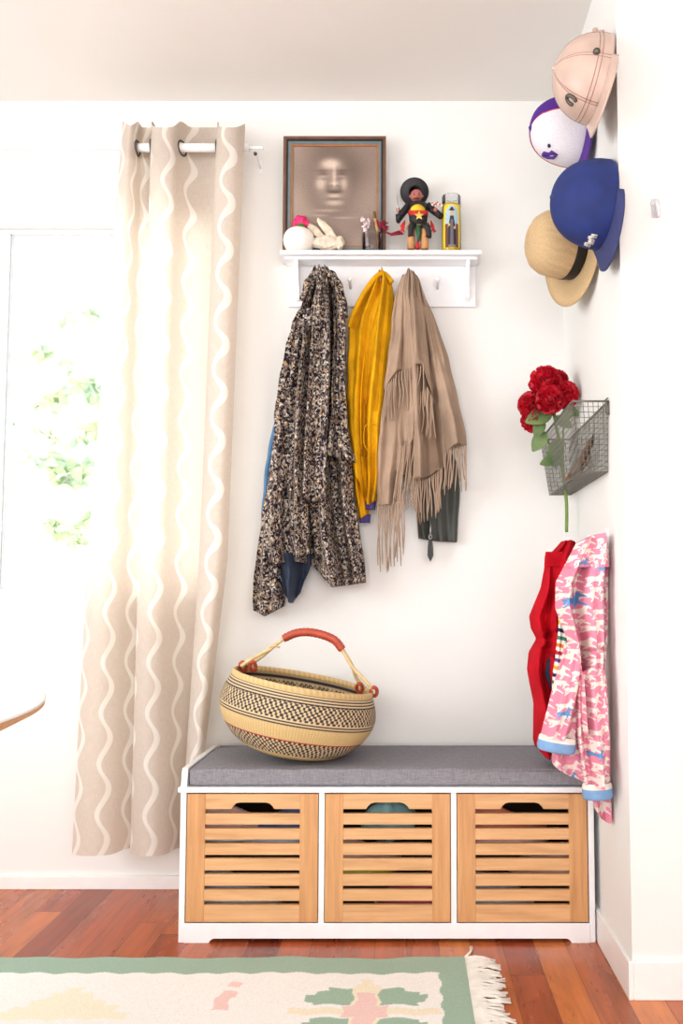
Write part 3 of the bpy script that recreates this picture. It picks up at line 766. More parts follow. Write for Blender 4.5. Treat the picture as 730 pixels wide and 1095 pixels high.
# glass tumbler with bits
Yo = -.066; k2 = F/(Yo+D); o = shz(397.5, Yo)
gl = thing('tumbler', o, 'small clear glass tumbler holding dried bits beside the portrait frame', 'glass')
mb = MB(); mb.lathe([L_(*p, k2) for p in ((0,0),(9.5,0),(10.2,1),(11.4,20),(10.8,20),(9.5,1.8),(0,1.6))], 32, Matrix.Translation(o)); mb.build('glass_wall', 'tumbler', gl)
mb = MB(); mb.tube([ps(392,263,Yo+.004), ps(391,250,Yo+.003), ps(390,242,Yo)], [.009,.008,.006], 8)
for i in range(26):
    a = random.uniform(0,6.3); b = random.uniform(-1,1); p = ps(390.5,238,Yo)+Vector((.0135*math.cos(a)*math.sqrt(1-b*b*.6), .009*math.sin(a), .017*b)); mb.ball(p, random.uniform(.0035,.006), 5)
tag(mb.build('paper_flower', 'palepink'), 'pale pink and white paper flower standing in the small glass', 'flower')
mb = MB(); mb.tube([ps(405,262,Yo-.006), ps(403,245,Yo-.002), ps(400.7,234,Yo)], .0045, 8); mb.cur = 1; mb.tube([ps(400.7,234,Yo), ps(400.3,226.5,Yo)], [.0045,.0052], 8)
tag(mb.build('wooden_stick', ['stick','cork']), 'tan wooden stick with a dark tip standing in the small glass', 'stick')
mb = MB()
for i in range(46):
    a = random.uniform(-.9, 2.7); l = random.uniform(7,12); c = (406.5, 243); e = (c[0]+l*.85*math.cos(a), c[1]-l*.75*math.sin(a)); dy = random.uniform(-.008,.008)
    mb.tube([ps(407,254,Yo), ps(c[0],c[1],Yo), ps((c[0]+e[0])/2, (c[1]+e[1])/2-1.5, Yo+dy*.5), ps(e[0],e[1],Yo+dy)], [.001,.0016,.0016,.0012], 4)
for i in range(9): mb.tube([ps(409,247,Yo-.002), ps(418,249.5+i*.3,Yo-.006-i*.0006), ps(427+i*.6,246.5+i*.5,Yo-.004)], .0011, 4)
tag(mb.build('tassel', 'burgundy'), 'burgundy thread tassel spilling out of the small glass', 'tassel')

# seated doll in a black hat
Yd = -.062; kd = F/(Yd+D)
def q(px, py, dy=0): return at(px, py, Yd+dy)
doll = thing('doll', shz(446, Yd), 'small figurine in a wide black hat and black jacket sitting on a wooden stool', 'figurine')
def R_(a): return a/kd
mb = MB()
mb.tube([q(439.5,266.3,-.004), q(439.5,241,-.004)], [R_(4.2), R_(4.0)], 12); mb.tube([q(454,266.3,-.004), q(454,242,-.004)], [R_(4.2), R_(4.0)], 12)
mb.tube([q(441,266,.012), q(441,241,.012)], R_(3), 10); mb.tube([q(452,266,.012), q(452,241,.012)], R_(3), 10)
mb.box(tuple(q(435,242,.012))[:1]+(Yd-.016, q(0,243,0).z), (q(459,240,0).x, Yd+.02, q(0,240,0).z)); mb.build('stool', 'doll_wood', doll)
mb = MB(); mb.tube([q(447,242), q(447,236), q(447,226), q(447,219), q(447,216)], [R_(9.5), R_(10), R_(11.2), R_(10), R_(4)], 18)
for sx, pts in ((-1, [(437,220),(430,228),(425.5,235.5),(425.5,229)]), (1, [(457,220),(465,226.5),(470.5,231),(466.5,226.5)])):
    mb.tube([q(*p, -.006*i) for i, p in enumerate(pts)], [R_(4.3), R_(3.9), R_(3.5), R_(2.8)], 12)
mb.build('jacket', 'doll_black', doll)
for pts in ([(442,240),(439.5,242),(439,250),(439.5,252.5)], [(452,240),(457,243),(458.5,250),(458,253.5)]):
    MB().tube([q(p[0], p[1], -.012-.005*min(i,1)) for i, p in enumerate(pts)], [R_(4), R_(3.6), R_(3), R_(3.4)], 12).build('leg', 'doll_black', doll)
mb = MB(); mb.ball(q(445,209.5,-.003), (R_(6.4), R_(6), R_(7.2)), 12); mb.ball(q(445.2,210.3,-.021), (R_(1.3),R_(1.3),R_(1.5)), 6); mb.ball(q(438.8,210), R_(1.6), 6); mb.ball(q(451.2,210), R_(1.6), 6)
hd = mb.build('head', 'doll_face', doll)
mb = MB(); mb.tube([q(441,213.4,-.0185), q(443.4,212,-.021), q(445,212.4,-.0225), q(446.8,212,-.021), q(449.3,213.4,-.0185)], [.0007,.0017,.0014,.0017,.0007], 6)
mb.ball(q(442.6,207.8,-.0195), R_(.8), 6); mb.ball(q(447.6,207.8,-.0195), R_(.8), 6); mb.tube([q(441,206,-.0185), q(444,205.8,-.020)], .0007, 5); mb.tube([q(446.3,205.8,-.020), q(449.2,206,-.0185)], .0007, 5)
mb.build('moustache_and_eyes', 'black', hd)
mb = MB(); P = np.zeros((8, 56, 3))
for i in range(8):
    s_ = i/7; r = 5.6+(10.2)*s_
    for j in range(56):
        t = 2*PI*j/56; lift = 3.4*s_**1.5*(1+.35*math.cos(2*t))-1.2
        P[i,j] = q(443, 205.5, .008)+Matrix.Rotation(math.radians(-58), 3, 'X')@Vector((r/kd*math.cos(t)*1.0, r/kd*math.sin(t)*.95, lift/kd))
mb.grid(P, closed_u=True)
mb.lathe([L_(6.6,-1.5,kd), L_(6.4,5,kd), L_(5.2,10,kd), L_(3,12,kd), (0,12.4/kd)], 28, Matrix.Translation(q(443.5,204,.006)) @ Matrix.Rotation(math.radians(-38),4,'X'))
mb.build('hat', 'doll_black', doll, solid=.0012)
P = []
mb = MB(); c = q(446.5, 225, -.033)
fan = [c]+[c+Vector((R_(8.2)*math.cos(a), .004*abs(math.cos(a)), R_(7)*math.sin(a))) for a in np.linspace(0, PI, 14)]
mb.add(fan, [(0,i,i+1) for i in range(1,14)]); mb.build('chest_fan', 'doll_yellow', doll, solid=.002)
mb = MB(); mb.tube([q(437.5,227.5,-.024), q(442,228,-.034), q(447,228,-.0365), q(452,228,-.034), q(456,227.5,-.024)], R_(2.6), 10); mb.build('sash', 'doll_red', doll)
mb = MB(); c = q(448, 230.5, -.046); pts = []
for i in range(10):
    a = PI/2+PI*i/5; r = R_(5.4 if i % 2 == 0 else 2.4); pts.append(c+Vector((r*math.cos(a), 0, r*math.sin(a))))
mb.add([c+Vector((0,-.004,0))]+pts, [(0,i+1,(i+1)%10+1) for i in range(10)]); mb.add([c+Vector((0,.002,0))]+pts, [(0,(i+1)%10+1,i+1) for i in range(10)])
mb.build('star_badge', 'gold', doll)
for hx_ in (425.5, 465.5): MB().ball(q(hx_,224.2,-.02), (R_(2.2),R_(2),R_(2.8)), 8).build('hand', 'doll_face', doll)
mb = MB(); mb.tube([q(425.6,228,-.026), q(424.8,217,-.026), q(424.5,209,-.026)], [.0018,.0016,.0006], 8); mb.build('dagger', 'steel', doll)
mb = MB(); mb.ball(q(463,218,-.022), R_(2.4), 8); mb.ball(q(468.5,218,-.022), R_(2.4), 8); mb.ball(q(472,219.5,-.02), R_(1.5), 8); mb.cur = 1
for p in ((462,217),(464,219),(467.5,216.5),(470,218.5),(466,218)): mb.ball(q(*p,-.029), R_(.9), 5)
mb.build('held_sweets', ['ceramic','doll_red'], doll)
for (x_, s_) in ((430.5,-1),(462.5,1)):
    mb = MB()
    for i in range(8): mb.tube([q(x_-s_*2,236,-.004), q(x_+random.uniform(-2,2),242,-.008), q(x_+random.uniform(-3,3)+s_,248.5+random.uniform(-2,1),-.008)], [.002,.0025,.0015], 6)
    mb.build('red_cloth', 'doll_red', doll)
mb = MB(); mb.tube([q(447,242,-.012), q(447.5,250,-.012), q(447.2,258,-.01)], [R_(3.4),R_(2.6),R_(1.6)], 10); mb.build('green_cloth', 'doll_green', doll)
mb = MB(); mb.tube([q(446,266,-.006), q(447,257,-.006)], [R_(3),R_(1.2)], 8); mb.build('foot_bow', 'doll_red', doll)

# tall votive candle
Yc_ = -.058; kc_ = F/(Yc_+D); o = shz(482.5, Yc_); rC = 10.4/kc_
cd = thing('candle', o, 'tall yellow glass candle with a printed label at the right end of the shelf', 'candle')
hC = (266.5-201.5)/kc_*.99; hW = (266.5-212.5)/kc_*.99
mb = MB(); mb.lathe([(0,0),(rC*.94,0),(rC,.003),(rC,hC-.002),(rC-.0015,hC),(rC-.0026,hC-.002),(rC-.0026,hW+.002)], 40, Matrix.Translation(o)); mb.build('glass_jar', 'tumbler', cd)
M['wax'] = plain('yellow_wax', S(238,206,42), 0.4, var=.04)
mb = MB(); mb.lathe([(0,.002),(rC-.0012,.002),(rC-.0012,hW),(rC-.004,hW+.001),(0,hW-.001)], 40, Matrix.Translation(o)); mb.build('wax', 'wax', cd)
na, nh = 90, 150; P = np.zeros((nh, na, 3)); cc = np.zeros((nh, na, 3))
for i in range(nh):
    z = .010+(hW-.016)*(1-i/(nh-1)); Yp = i/(nh-1)
    for j in range(na):
        t = -PI/2+(-.95+1.9*j/(na-1)); P[i,j] = o+Vector(((rC+.0006)*math.cos(t), (rC+.0006)*math.sin(t), z)); x = -1+2*j/(na-1)
        c = [240,208,52]
        if ((x/.78)**2 < 1 and Yp > .28) or ((x/.78)**2+((Yp-.28)/.25)**2 < 1): c = [168,196,206] if Yp < .55 else [126,120,104]
        if Yp > .45 and abs(x) > .42 and abs(x) < .78: c = [104,66,50]
        if abs(x) < .17+.27*min(1,max(0,(Yp-.26)*3)) and Yp > .27 and Yp < .94: c = [44,42,56]
        if abs(x) < .10+.09*Yp and Yp > .36 and Yp < .94: c = [104,98,108]
        if (x/.17)**2+((Yp-.2)/.075)**2 < 1: c = [214,170,132]
        if ((x/.33)**2+((Yp-.135)/.022)**2 < 1) or ((x/.17)**2+((Yp-.105)/.035)**2 < 1): c = [34,40,50]
        if abs(x-.3) < .1 and abs(Yp-.55) < .03: c = [214,170,132]
        if abs(x+.3) < .12 and abs(Yp-.48) < .03: c = [220,176,60]
        cc[i,j] = c
mb = MB(); mb.grid(P, SL(cc)); tag(mb.build('label_print', 'attr_gloss', cd), 'printed label with a dark-robed figure in a hat', None)

# ================================================================== COATS
def crs(*a): return a
# blue garment behind the tweed coat
mb = MB()
drape(mb, [(330,334,352),(400,306,345),(455,292,345),(500,283,340),(560,279,335),(600,285,330),(625,292,320),(634,302,314)], -.028, .012, .003, seed=3, nv=80, nu=40)
bl_ = mb.build('blue_jacket', 'denim'); tag(bl_, 'light blue garment mostly hidden behind the tweed coat', 'jacket')
mb = MB()
drape(mb, [(592,286,333),(600,288,334),(612,293,330),(622,296,325),(632,300,322),(645,303,319)], -.062, .022, .012, seed=8, k=(0.8,1.7), nv=60, nu=50, bot=[(0,630),(.3,641),(.6,645),(1,634)])
tag(mb.build('navy_hem', 'navy', bl_), 'dark navy lower end', None)

# tweed coat
coat = thing('tweed_coat', at(330, 640, -.05), 'long black and cream flecked tweed coat hanging at the left of the rack', 'coat')
mb = MB()   # main body: right/back panel
drape(mb, [(291,338,350),(296,334,357),(315,329,364),(345,318,369),(370,310,371),(400,303,369),(450,297,371),(490,293,377),(530,290,379),(575,292,386),(613,300,391),(629,310,391)],
      -.055, .045, .013, k=(2.2,3.4,5.0), seed=12, nu=110, nv=200,
      bot=[(0,600),(.30,602),(.40,606),(.56,628),(.75,626),(1,623)],
      creases=[(352,300,340,400,3,.012),(340,400,343,600,3,.014),(356,310,364,470,2.6,.010),(364,500,368,625,3.4,.012),(330,330,318,450,3,.01)])
mb.build('body', 'tweed', coat)
mb = MB()   # left front panel, hem at y 597
drape(mb, [(350,312,333),(368,306,336),(400,300,333),(446,293,330),(472,293,329),(540,284,330),(580,284,332),(604,288,333)], -.104, .026, .009, k=(1.3,2.4,3.7), seed=5, nu=60, nv=150,
      bot=[(0,600),(.25,604),(.6,598),(1,592)], creases=[(322,360,306,480,3,.010),(306,480,304,600,3.5,.010)])
mb.build('front_panel', 'tweed', coat)
mb = MB()   # lower left, hangs to y 657
drape(mb, [(520,286,300),(560,279,303),(600,273,303),(624,271,303),(640,270,305),(657,272,304)], -.05, .026, .007, k=(1.2,2.3), seed=9, nu=44, nv=110, bot=[(0,652),(.35,659),(.6,655),(1,648)])
mb.build('rear_panel', 'tweed', coat)
mb = MB()   # middle sleeve
drape(mb, [(300,341,351),(330,335,352),(380,332,354),(430,328,352),(480,325,350),(520,323,349),(537,323,348)], -.128, .026, .007, k=(1.0,2.1), seed=21, nu=40, nv=140, bot=[(0,531),(.4,538),(1,533)],
      creases=[(344,330,340,520,2.2,.008)])
mb.build('sleeve', 'tweed', coat)
mb = MB()   # right lapel flap with its point
drape(mb, [(310,355,364),(345,357,370),(391,356,369),(440,354,371),(475,350,374),(490,349,380),(496,350,381)], -.112, .018, .006, k=(1.0,1.9), seed=23, nu=36, nv=120, bot=[(0,488),(.5,489),(.8,494),(1,495)])
mb.build('lapel', 'tweed', coat)
mb = MB()   # rolled collar over the peg
mb.tube(bez([at(326,322,-.085), at(330,305,-.09), at(338,294,-.085), at(347,292,-.082), at(356,298,-.085), at(363,314,-.09), at(367,340,-.09)], 48), [.017+.002*math.sin(i*.9) for i in range(49)], 14)
drape(mb, [(332,318,334),(345,312,336),(358,310,334),(367,311,331)], -.098, .014, .004, k=(1.0,), seed=2, nu=30, nv=40, bot=[(0,367),(.4,364),(1,358)])
mb.build('collar', 'tweed', coat)

# yellow jacket
yj = thing('yellow_jacket', at(398, 560, -.05), 'mustard yellow suede jacket hanging between the tweed coat and the taupe shawl', 'jacket')
mb = MB()
drape(mb, [(293,403,412),(300,397,418),(320,387,421),(343,374,421),(390,371,417),(435,371,411),(465,372,408),(500,377,406),(525,380,404),(540,382,401)], -.045, .040, .007, k=(1.4,2.5,3.6), seed=31, nu=80, nv=170,
      top=[(0,298),(.3,293.5),(.6,292.5),(1,297)], bot=[(0,505),(.25,520),(.4,540),(.7,541),(1,536)],
      creases=[(408,300,392,430,2.4,.012),(400,300,380,352,2.6,.010),(414,310,402,440,2.2,.008),(392,430,390,530,3,.010)])
mb.build('body', 'yellow', yj)
mb = MB()
drape(mb, [(490,377,392),(520,379,393),(545,382,394),(556,383,396)], -.04, .022, .006, k=(1.1,2.2), seed=33, nu=34, nv=60, bot=[(0,556),(.5,553),(1,549)])
mb.build('sleeve', 'yellow', yj)
mb = MB()
drape(mb, [(536,390,402),(545,391,401)], -.05, .016, .001, seed=3, nu=20, nv=10, k=(1,)); drape(mb, [(550,384,396),(559,385,395)], -.042, .014, .001, seed=4, nu=20, nv=10, k=(1,))
mb.build('lining', 'purple_lining', yj)
mb = MB(); mb.tube(bez([at(389,462,-.092), at(391,455,-.095), at(398,453,-.095), at(404,456,-.09)], 16), .0016, 6); mb.tube(bez([at(389,462,-.092), at(389,474,-.09), at(393,482,-.09)], 12), .0016, 6)
mb.tube(bez([at(412,300,-.083), at(400,340,-.088), at(391,372,-.092), at(386,420,-.092), at(386,480,-.088)], 40), .0018, 6)
mb.build('seam', 'yellow', yj)
mb = MB()
mb.tube(bez([at(373,350,-.07), at(378,335,-.08), at(390,312,-.085), at(402,296,-.082), at(411,293,-.08), at(419,302,-.08)], 40), [.008]*41, 10)
mb.build('collar', 'yellow', yj)

# black leather thing behind the shawl
bg = thing('leather_jacket', at(468, 580, -.03), 'dark olive-black leather jacket showing below the taupe shawl', 'jacket')
mb = MB(); drape(mb, [(478,462,480),(500,454,490),(524,447,492),(560,446,490),(580,448,488)], -.016, .014, .003, seed=41, nu=40, nv=70, k=(1.2,2.2), bot=[(0,576),(.5,579),(1,580)]); mb.build('body', 'olive', bg)
mb = MB(); p = [at(460,556,-.045), at(460,567,-.047), at(460,574,-.047)]; mb.tube(p, .0022, 6)
mb.tube([at(460,574,-.047)+Vector((.005*math.cos(a),0,.007*math.sin(a))) for a in np.linspace(0,2*PI,13)], .0013, 6); mb.build('zip_slider', 'steel', bg)
mb = MB(); c0 = at(460,578,-.048); c1 = at(460,601,-.048); w = .0085
mb.prism([(c0.x-w*.7,c0.z),(c0.x+w*.7,c0.z),(c0.x+w,c0.z-.02),(c0.x+w*1.1,c1.z+.02),(c0.x,c1.z),(c0.x-w*1.1,c1.z+.02),(c0.x-w,c0.z-.02)], -.051, -.046); mb.build('zip_pull', 'black', bg, smooth=False, bevel=.001)

# taupe shawl with fringes
sh = thing('shawl', at(450, 600, -.05), 'taupe wool shawl with long tasselled fringes hanging at the right of the rack', 'shawl')
mb = MB()
drape(mb, [(293,433,443),(299,428,448),(321,421,456),(350,418,468),(384,416,480),(420,414,488),(443,412,493),(465,411,498),(480,412,500),(515,412,500)], -.045, .036, .009, k=(1.6,2.7,4.4), seed=52, nu=90, nv=160,
      top=[(0,299),(.3,294),(.55,293),(1,298)], bot=[(0,500),(.35,514),(.45,514),(.62,503),(.72,500),(.73,484),(.85,479),(1,476)], creases=[(446,300,466,430,2.4,.010),(452,305,484,440,2.4,.009),(462,420,470,500,3,.01)])
mb.build('rear_fold', 'taupe', sh)
mb = MB()
drape(mb, [(293,432,443),(299,428,447),(321,421,451),(350,418,455),(391,413,460),(420,410,463),(430,411,463)], -.075, .026, .007, k=(1.5,2.6), seed=55, nu=70, nv=120,
      top=[(0,299),(.35,294),(.6,293),(1,297)], bot=[(0,418),(.1,410),(.28,398),(.5,394),(.8,391),(.85,396),(1,430)], creases=[(437,300,432,390,2.4,.008),(443,300,450,385,2.2,.008)])
mb.build('front_fold', 'taupe', sh)
mb = MB()
drape(mb, [(410,412,446),(440,408,447),(470,404,446),(500,402,440),(540,402,434)], -.07, .022, .006, k=(1.3,2.2), seed=57, nu=50, nv=80, bot=[(0,541),(.5,540),(.68,533),(.72,490),(.9,470),(1,462)])
mb.build('lower_fold', 'taupe', sh)
def fringe(line, n, ln, Y, jit=1.0, r=.0024, dxx=0.0, seed=0):
    rs = np.random.RandomState(seed); mb = MB(); line = np.array(line, float); d = np.r_[0, np.cumsum(np.hypot(*np.diff(line, axis=0).T))]
    for i in range(n):
        t = (i+.5)/n*d[-1]; x = np.interp(t, d, line[:,0]); y = np.interp(t, d, line[:,1]); l = ln*(.82+.3*rs.rand()); a = dxx+rs.randn()*2.6*jit; Yi = Y-.007*rs.rand()
        pts = [at(x, y-1.5, Yi), at(x+a*.15+rs.randn()*.5, y+l*.25, Yi-.003), at(x+a*.5+rs.randn()*.9, y+l*.6, Yi-.002), at(x+a, y+l, Yi)]
        mb.tube(bez(pts, 9), [r*.8]+[r*(1+.12*math.sin(k*2.4+i)) for k in range(8)]+[r*.6], 6)
    return mb
fringe([(412,418),(417,409),(424,399),(440,394),(454,391)], 18, 40, -.102, seed=1, dxx=-1).build('fringe', 'taupe', sh)
fringe([(441,432),(449,421),(457,415),(463,428)], 12, 48, -.100, seed=2, dxx=1).build('fringe', 'taupe', sh)
fringe([(425,487),(431,477),(438,468),(446,461),(452,466)], 15, 62, -.094, seed=3, dxx=-4).build('fringe', 'taupe', sh)
fringe([(444,514),(455,514),(466,507),(473,501)], 15, 42, -.086, seed=4, dxx=0).build('fringe', 'taupe', sh)
fringe([(474,485),(482,480),(491,477),(499,476)], 12, 44, -.084, seed=5, dxx=-1).build('fringe', 'taupe', sh)
fringe([(403,540),(410,541),(418,540),(425,535),(431,525)], 16, 66, -.09, seed=6, dxx=0).build('fringe', 'taupe', sh)
fringe([(437,508),(442,512),(447,516)], 7, 34, -.088, seed=8, dxx=1).build('fringe', 'taupe', sh)

# ================================================================== RIGHT WALL: HATS
def basis(A, V):
    A = Vector(A).normalized(); V = Vector(V); V = (V-A*V.dot(A)).normalized(); W = A.cross(V)
    return Matrix((V, W, A)).transposed()      # local x = front, y = side, z = crown
def cap(c, A, V, r, hgt, mat, vmat, label, colf=None, vis=.07, group='caps hung on the right wall', trim=None, side=.88, button=None, viscol=None, pe=.72):
    global PE; PE = pe
    R = basis(A, V); c = Vector(c)
    t = thing('cap', c, label, 'cap')
    mb = MB(); nu, nv = 96, 36; P = np.zeros((nv, nu, 3)); cc = np.zeros((nv, nu, 3))
    for i in range(nv):
        s_ = i/(nv-1); a = s_*PI/2
        rr = math.cos(a)**pe; hh = math.sin(a)**.9
        for j in range(nu):
            th = 2*PI*j/nu; seam = 1-.012*max(0, math.cos(3*th))**40*min(1, rr*3)
            fx = 1.06 if math.cos(th) > 0 else 1.0
            P[i,j] = c+R@Vector((r*rr*math.cos(th)*fx*seam, r*side*rr*math.sin(th)*seam, hgt*hh))
            cc[i,j] = colf(th, s_) if colf else (1,1,1)
    mb.grid(P, cc, closed_u=True); mb.build('crown', mat, t, solid=.002)
    mb = MB(); nu, nv = 40, 12; P = np.zeros((nv, nu, 3))
    for i in range(nv):
        s_ = i/(nv-1)
        for j in range(nu):
            th = (-1+2*j/(nu-1))*1.12; e = vis*s_*math.cos(th/1.12*PI/2)**.55
            P[i,j] = c+R@Vector((r*math.cos(th)*1.06+e*(.35+.65*math.cos(th)), r*side*math.sin(th)+.25*e*math.sin(th), .004-.016*s_*0-.30*r*(math.sin(th)**2)*s_*.6))
    mb.c = viscol or (1,1,1)
    mb.grid(P); mb.build('visor', vmat, t, solid=.004)
    mb = MB(); mb.ball(c+R@Vector((0,0,hgt)), .007, 8); mb.c = (1,1,1); mb.build('button', button or vmat, t)
    return t, R, c
def cap_pt(R, c, r, hgt, th, s_, side=.88, off=.001):
    a = s_*PI/2; rr = math.cos(a)**PE; hh = math.sin(a)**.9; fx = 1.06 if math.cos(th) > 0 else 1
    return c+R@Vector(((r+off)*rr*math.cos(th)*fx, (r+off)*side*rr*math.sin(th), hgt*hh+off*.5))
M['navy_cap'] = plain('royal_blue_cap', S(27,46,112), 0.8, var=.15, scale=14)
M['navy_visor'] = plain('navy_visor', S(50,56,104), 0.8, var=.05)
M['purple'] = plain('purple_cap', S(82,44,140), 0.8)
# tan cap
c = onx(641, 86, WX-.030)
t, R, c = cap(c, (-.97,-.10,.20), (0,-.50,-.87), .112, .118, 'capleather', 'capleather', 'blush tan leather cap hanging highest on the right wall', vis=.078, pe=.98)
mb = MB()
for off in (.12, .17): mb.tube([cap_pt(R, c, .112, .118, th, off) for th in np.linspace(0, 2*PI, 60)], .0011, 5)
for th0 in (0, PI/3, 2*PI/3, -PI/3, -2*PI/3, PI):
    for d_ in (-.035, .035): mb.tube([cap_pt(R, c, .112, .118, th0+d_, s_) for s_ in np.linspace(.02, .9, 24)], .0009, 5)
mb.build('stitching', plain('stitch_brown', S(170,132,118)), t)
mb = MB()
for th in np.linspace(-.9, 3.6, 22): mb.ball(cap_pt(R, c, .112, .118, -.18+.11*math.cos(th), .36+.075*math.sin(th), off=.002), .0048, 6)
mb.build('ring_emblem', 'darkmetal', t)
mb = MB(); p = cap_pt(R, c, .112, .118, 1.10, .20, off=.001); mb.ball(p, .009, 10); mb.build('rivet', 'darkmetal', t)
mb = MB(); p = at(636,36,-.61); p.x = min(p.x, WX-.012); mb.tube([p+Vector((0,0,-.02)), p+Vector((0,0,.012))], .007, 8); mb.tube([p+Vector((0,0,.006)), p+Vector((WX-p.x,0,.006))], .004, 8); mb.build('strap', 'capleather', t)
# purple and white cap
def pc(th, s_):
    w = abs((th+PI) % (2*PI)-PI)
    return SL([234,232,240]) if w < 1.05+.1*s_ and s_ < .97 and s_ > .02 else SL([82,44,142])
c = onx(617, 141, WX-.028)
t, R, c = cap(c, (-.98,-.12,.02), (0,-.66,-.75), .104, .135, 'attr', 'purple', 'purple cap with a white front panel between the tan cap and the blue cap', pc, vis=.055, pe=.82)
mb = MB(); mb.ball(cap_pt(R, c, .104, .135, -.2, .47, off=.001), (.005,.005,.006), 8)
P = [cap_pt(R, c, .104, .135, th, s_, off=.002) for th, s_ in ((-.80,.50),(-.74,.42),(-.60,.34),(-.42,.32),(-.38,.40),(-.52,.42),(-.60,.50))]
mb.build('dot', 'navy', t)
mb = MB(); mb.tube(P+[P[0]], .005, 6); mb.add(P, [tuple(range(7))]); mb.build('front_mark', 'purple', t)
mb = MB()
for sg in (-1, 1): mb.tube([cap_pt(R, c, .104, .135, sg*(1.05+.1*s_), s_, off=.0015) for s_ in np.linspace(.02,.96,24)], .0014, 5)
mb.build('red_piping', 'doll_red', t)
# blue cap
c = onx(645, 219, WX-.022)
t, R, c = cap(c, (-.98,-.14,.08), (.0,-.42,-.91), .112, .132, 'navy_cap', 'navy_visor', 'royal blue cap with a navy visor hanging lowest of the three caps', vis=.085, pe=.88)
mb = MB()
for k in range(6):
    th = -.46+.085*k; b = .12+.015*math.sin(k*2)
    q0 = [cap_pt(R, c, .112, .132, th+a, b+e, off=.0015) for a, e in ((0,0),(.015,.07),(.035,.02),(.055,.07),(.07,0))]
    mb.tube(q0, .0019, 5)
mb.build('white_lettering', 'cuff_white', t)
mb = MB(); mb.tube([cap_pt(R, c, .112, .132, PI+a, .08, off=.002) for a in np.linspace(-.22,.22,9)], .0022, 5); mb.tube([cap_pt(R, c, .112, .132, PI+.22*math.cos(a), .08+.10*math.sin(a), off=.002) for a in np.linspace(0,PI,9)], .0022, 5); mb.build('rear_mark', 'cuff_white', t)
# straw hat
c = onx(613, 262, WX-.045); R = basis((-.955,-.28,-.05), (0,-.2,-1)); c = Vector(c)
t = thing('straw_hat', c, 'natural straw sun hat with a black band behind the blue cap', 'hat')
def m4(R, c): return Matrix.Translation(c) @ R.to_4x4()
mb = MB(); mb.lathe([(.0905,0),(.092,.03),(.09,.06),(.083,.09),(.07,.112),(.05,.126),(.025,.133),(0,.135)], 56, m4(R,c), lambda t_,s_,h: SL([212,182,138])*(.9+.12*math.sin(h*900)*math.sin(t_*90))); mb.build('crown', 'straw', t, solid=.002)
prof = [(.090,0),(.10,-.001),(.125,.0),(.15,.003),(.168,.008)]
mb = MB(); mb.lathe([(a,b) for a,b in prof], 64, m4(R,c), lambda t_,s_,h: SL([208,178,134])*(.9+.12*math.sin(s_*120))); mb.build('brim', 'straw', t, solid=.003)
mb = MB(); mb.lathe([(.0925,.001),(.0945,.004),(.0945,.030),(.0925,.033)], 56, m4(R,c)); mb.build('hat_band', 'black', t)
for i, (px, py, Yh) in enumerate(((645,60,-.6),(622,125,-.3),(650,200,-.58),(622,245,-.34))):   # hooks behind the hats
    z = at(px,py,Yh).z; h = MB(); h.box((WX-.004, Yh-.012, z-.03), (WX, Yh+.012, z+.03)); h.tube([(WX-.004,Yh,z-.01),(WX-.02,Yh,z-.018),(WX-.028,Yh,z-.008)], .003, 8)
    tag(h.build('wall_hook', 'white', smooth=False), ['small white hook behind the tan leather cap','small white hook behind the purple cap','small white hook behind the blue cap','small white hook behind the straw hat'][i], 'hook')
# clear hook on the near wall
p = at(700, 222, YN); hk = thing('wall_hook', (p.x, YN, p.z-.03), 'translucent stick-on hook on the bright wall at the far right', 'hook')
mb = MB(); mb.lathe([(0,0),(.011,0),(.011,.003),(0,.004)], 20, Matrix.Translation((p.x,YN,p.z+.01)) @ Matrix.Rotation(PI/2,4,'X')); mb.box((p.x-.008, YN-.003, p.z-.025), (p.x+.008, YN, p.z+.02)); mb.build('back_plate', 'plastic', hk)
mb = MB(); mb.tube(bez([(p.x+.002,YN-.003,p.z+.018),(p.x+.001,YN-.008,p.z),(p.x+.004,YN-.018,p.z-.028),(p.x,YN-.03,p.z-.022),(p.x-.006,YN-.036,p.z-.004)], 24), .0035, 8); mb.build('hook_arm', 'plastic', hk)

# ================================================================== WIRE BASKET
XW = WX-.004; zT = onx(650, 429, XW).z; yN_ = onx(650,429,XW).y; yFar = -.09
XO = at(612, 429, yN_).x; zB = onx(645, 507, XW).z; XOb = XW-.066
wb_ = thing('wire_basket', (XW, (yN_+yFar)/2, zB), 'rusty grey wire basket fixed to the right wall above the red jacket', 'basket')
yNb, yFb = yN_+.02, yFar-.015
def crn(y, s_):   # s=0 bottom .. 1 top outer face point
    return None
def lerp(a, b, t): return a+(b-a)*t
TL = dict(nw=Vector((XW,yN_,zT)), no=Vector((XO,yN_,zT)), fo=Vector((XO,yFar,zT)), fw=Vector((XW,yFar,zT)))
BL = dict(nw=Vector((XW,yNb,zB)), no=Vector((XOb,yNb,zB)), fo=Vector((XOb,yFb,zB)), fw=Vector((XW,yFb,zB)))
MB().tube([TL['nw'],TL['no'],TL['fo'],TL['fw'],TL['nw']], .0028, 8).build('rim', 'wire', wb_)
MB().tube([BL['nw'],BL['no'],BL['fo'],BL['fw'],BL['nw']], .0018, 6).build('base_wire', 'wire', wb_)
mb = MB(); rw = .0009
def sheet(a, b, c_, d, n1, n2):    # a-b top, d-c bottom
    for i in range(n1+1): t = i/n1; mb.tube([lerp(a,b,t), lerp(d,c_,t)], rw, 4, cap=False)
    for i in range(1, n2): t = i/n2; mb.tube([lerp(a,d,t), lerp(b,c_,t)], rw, 4, cap=False)
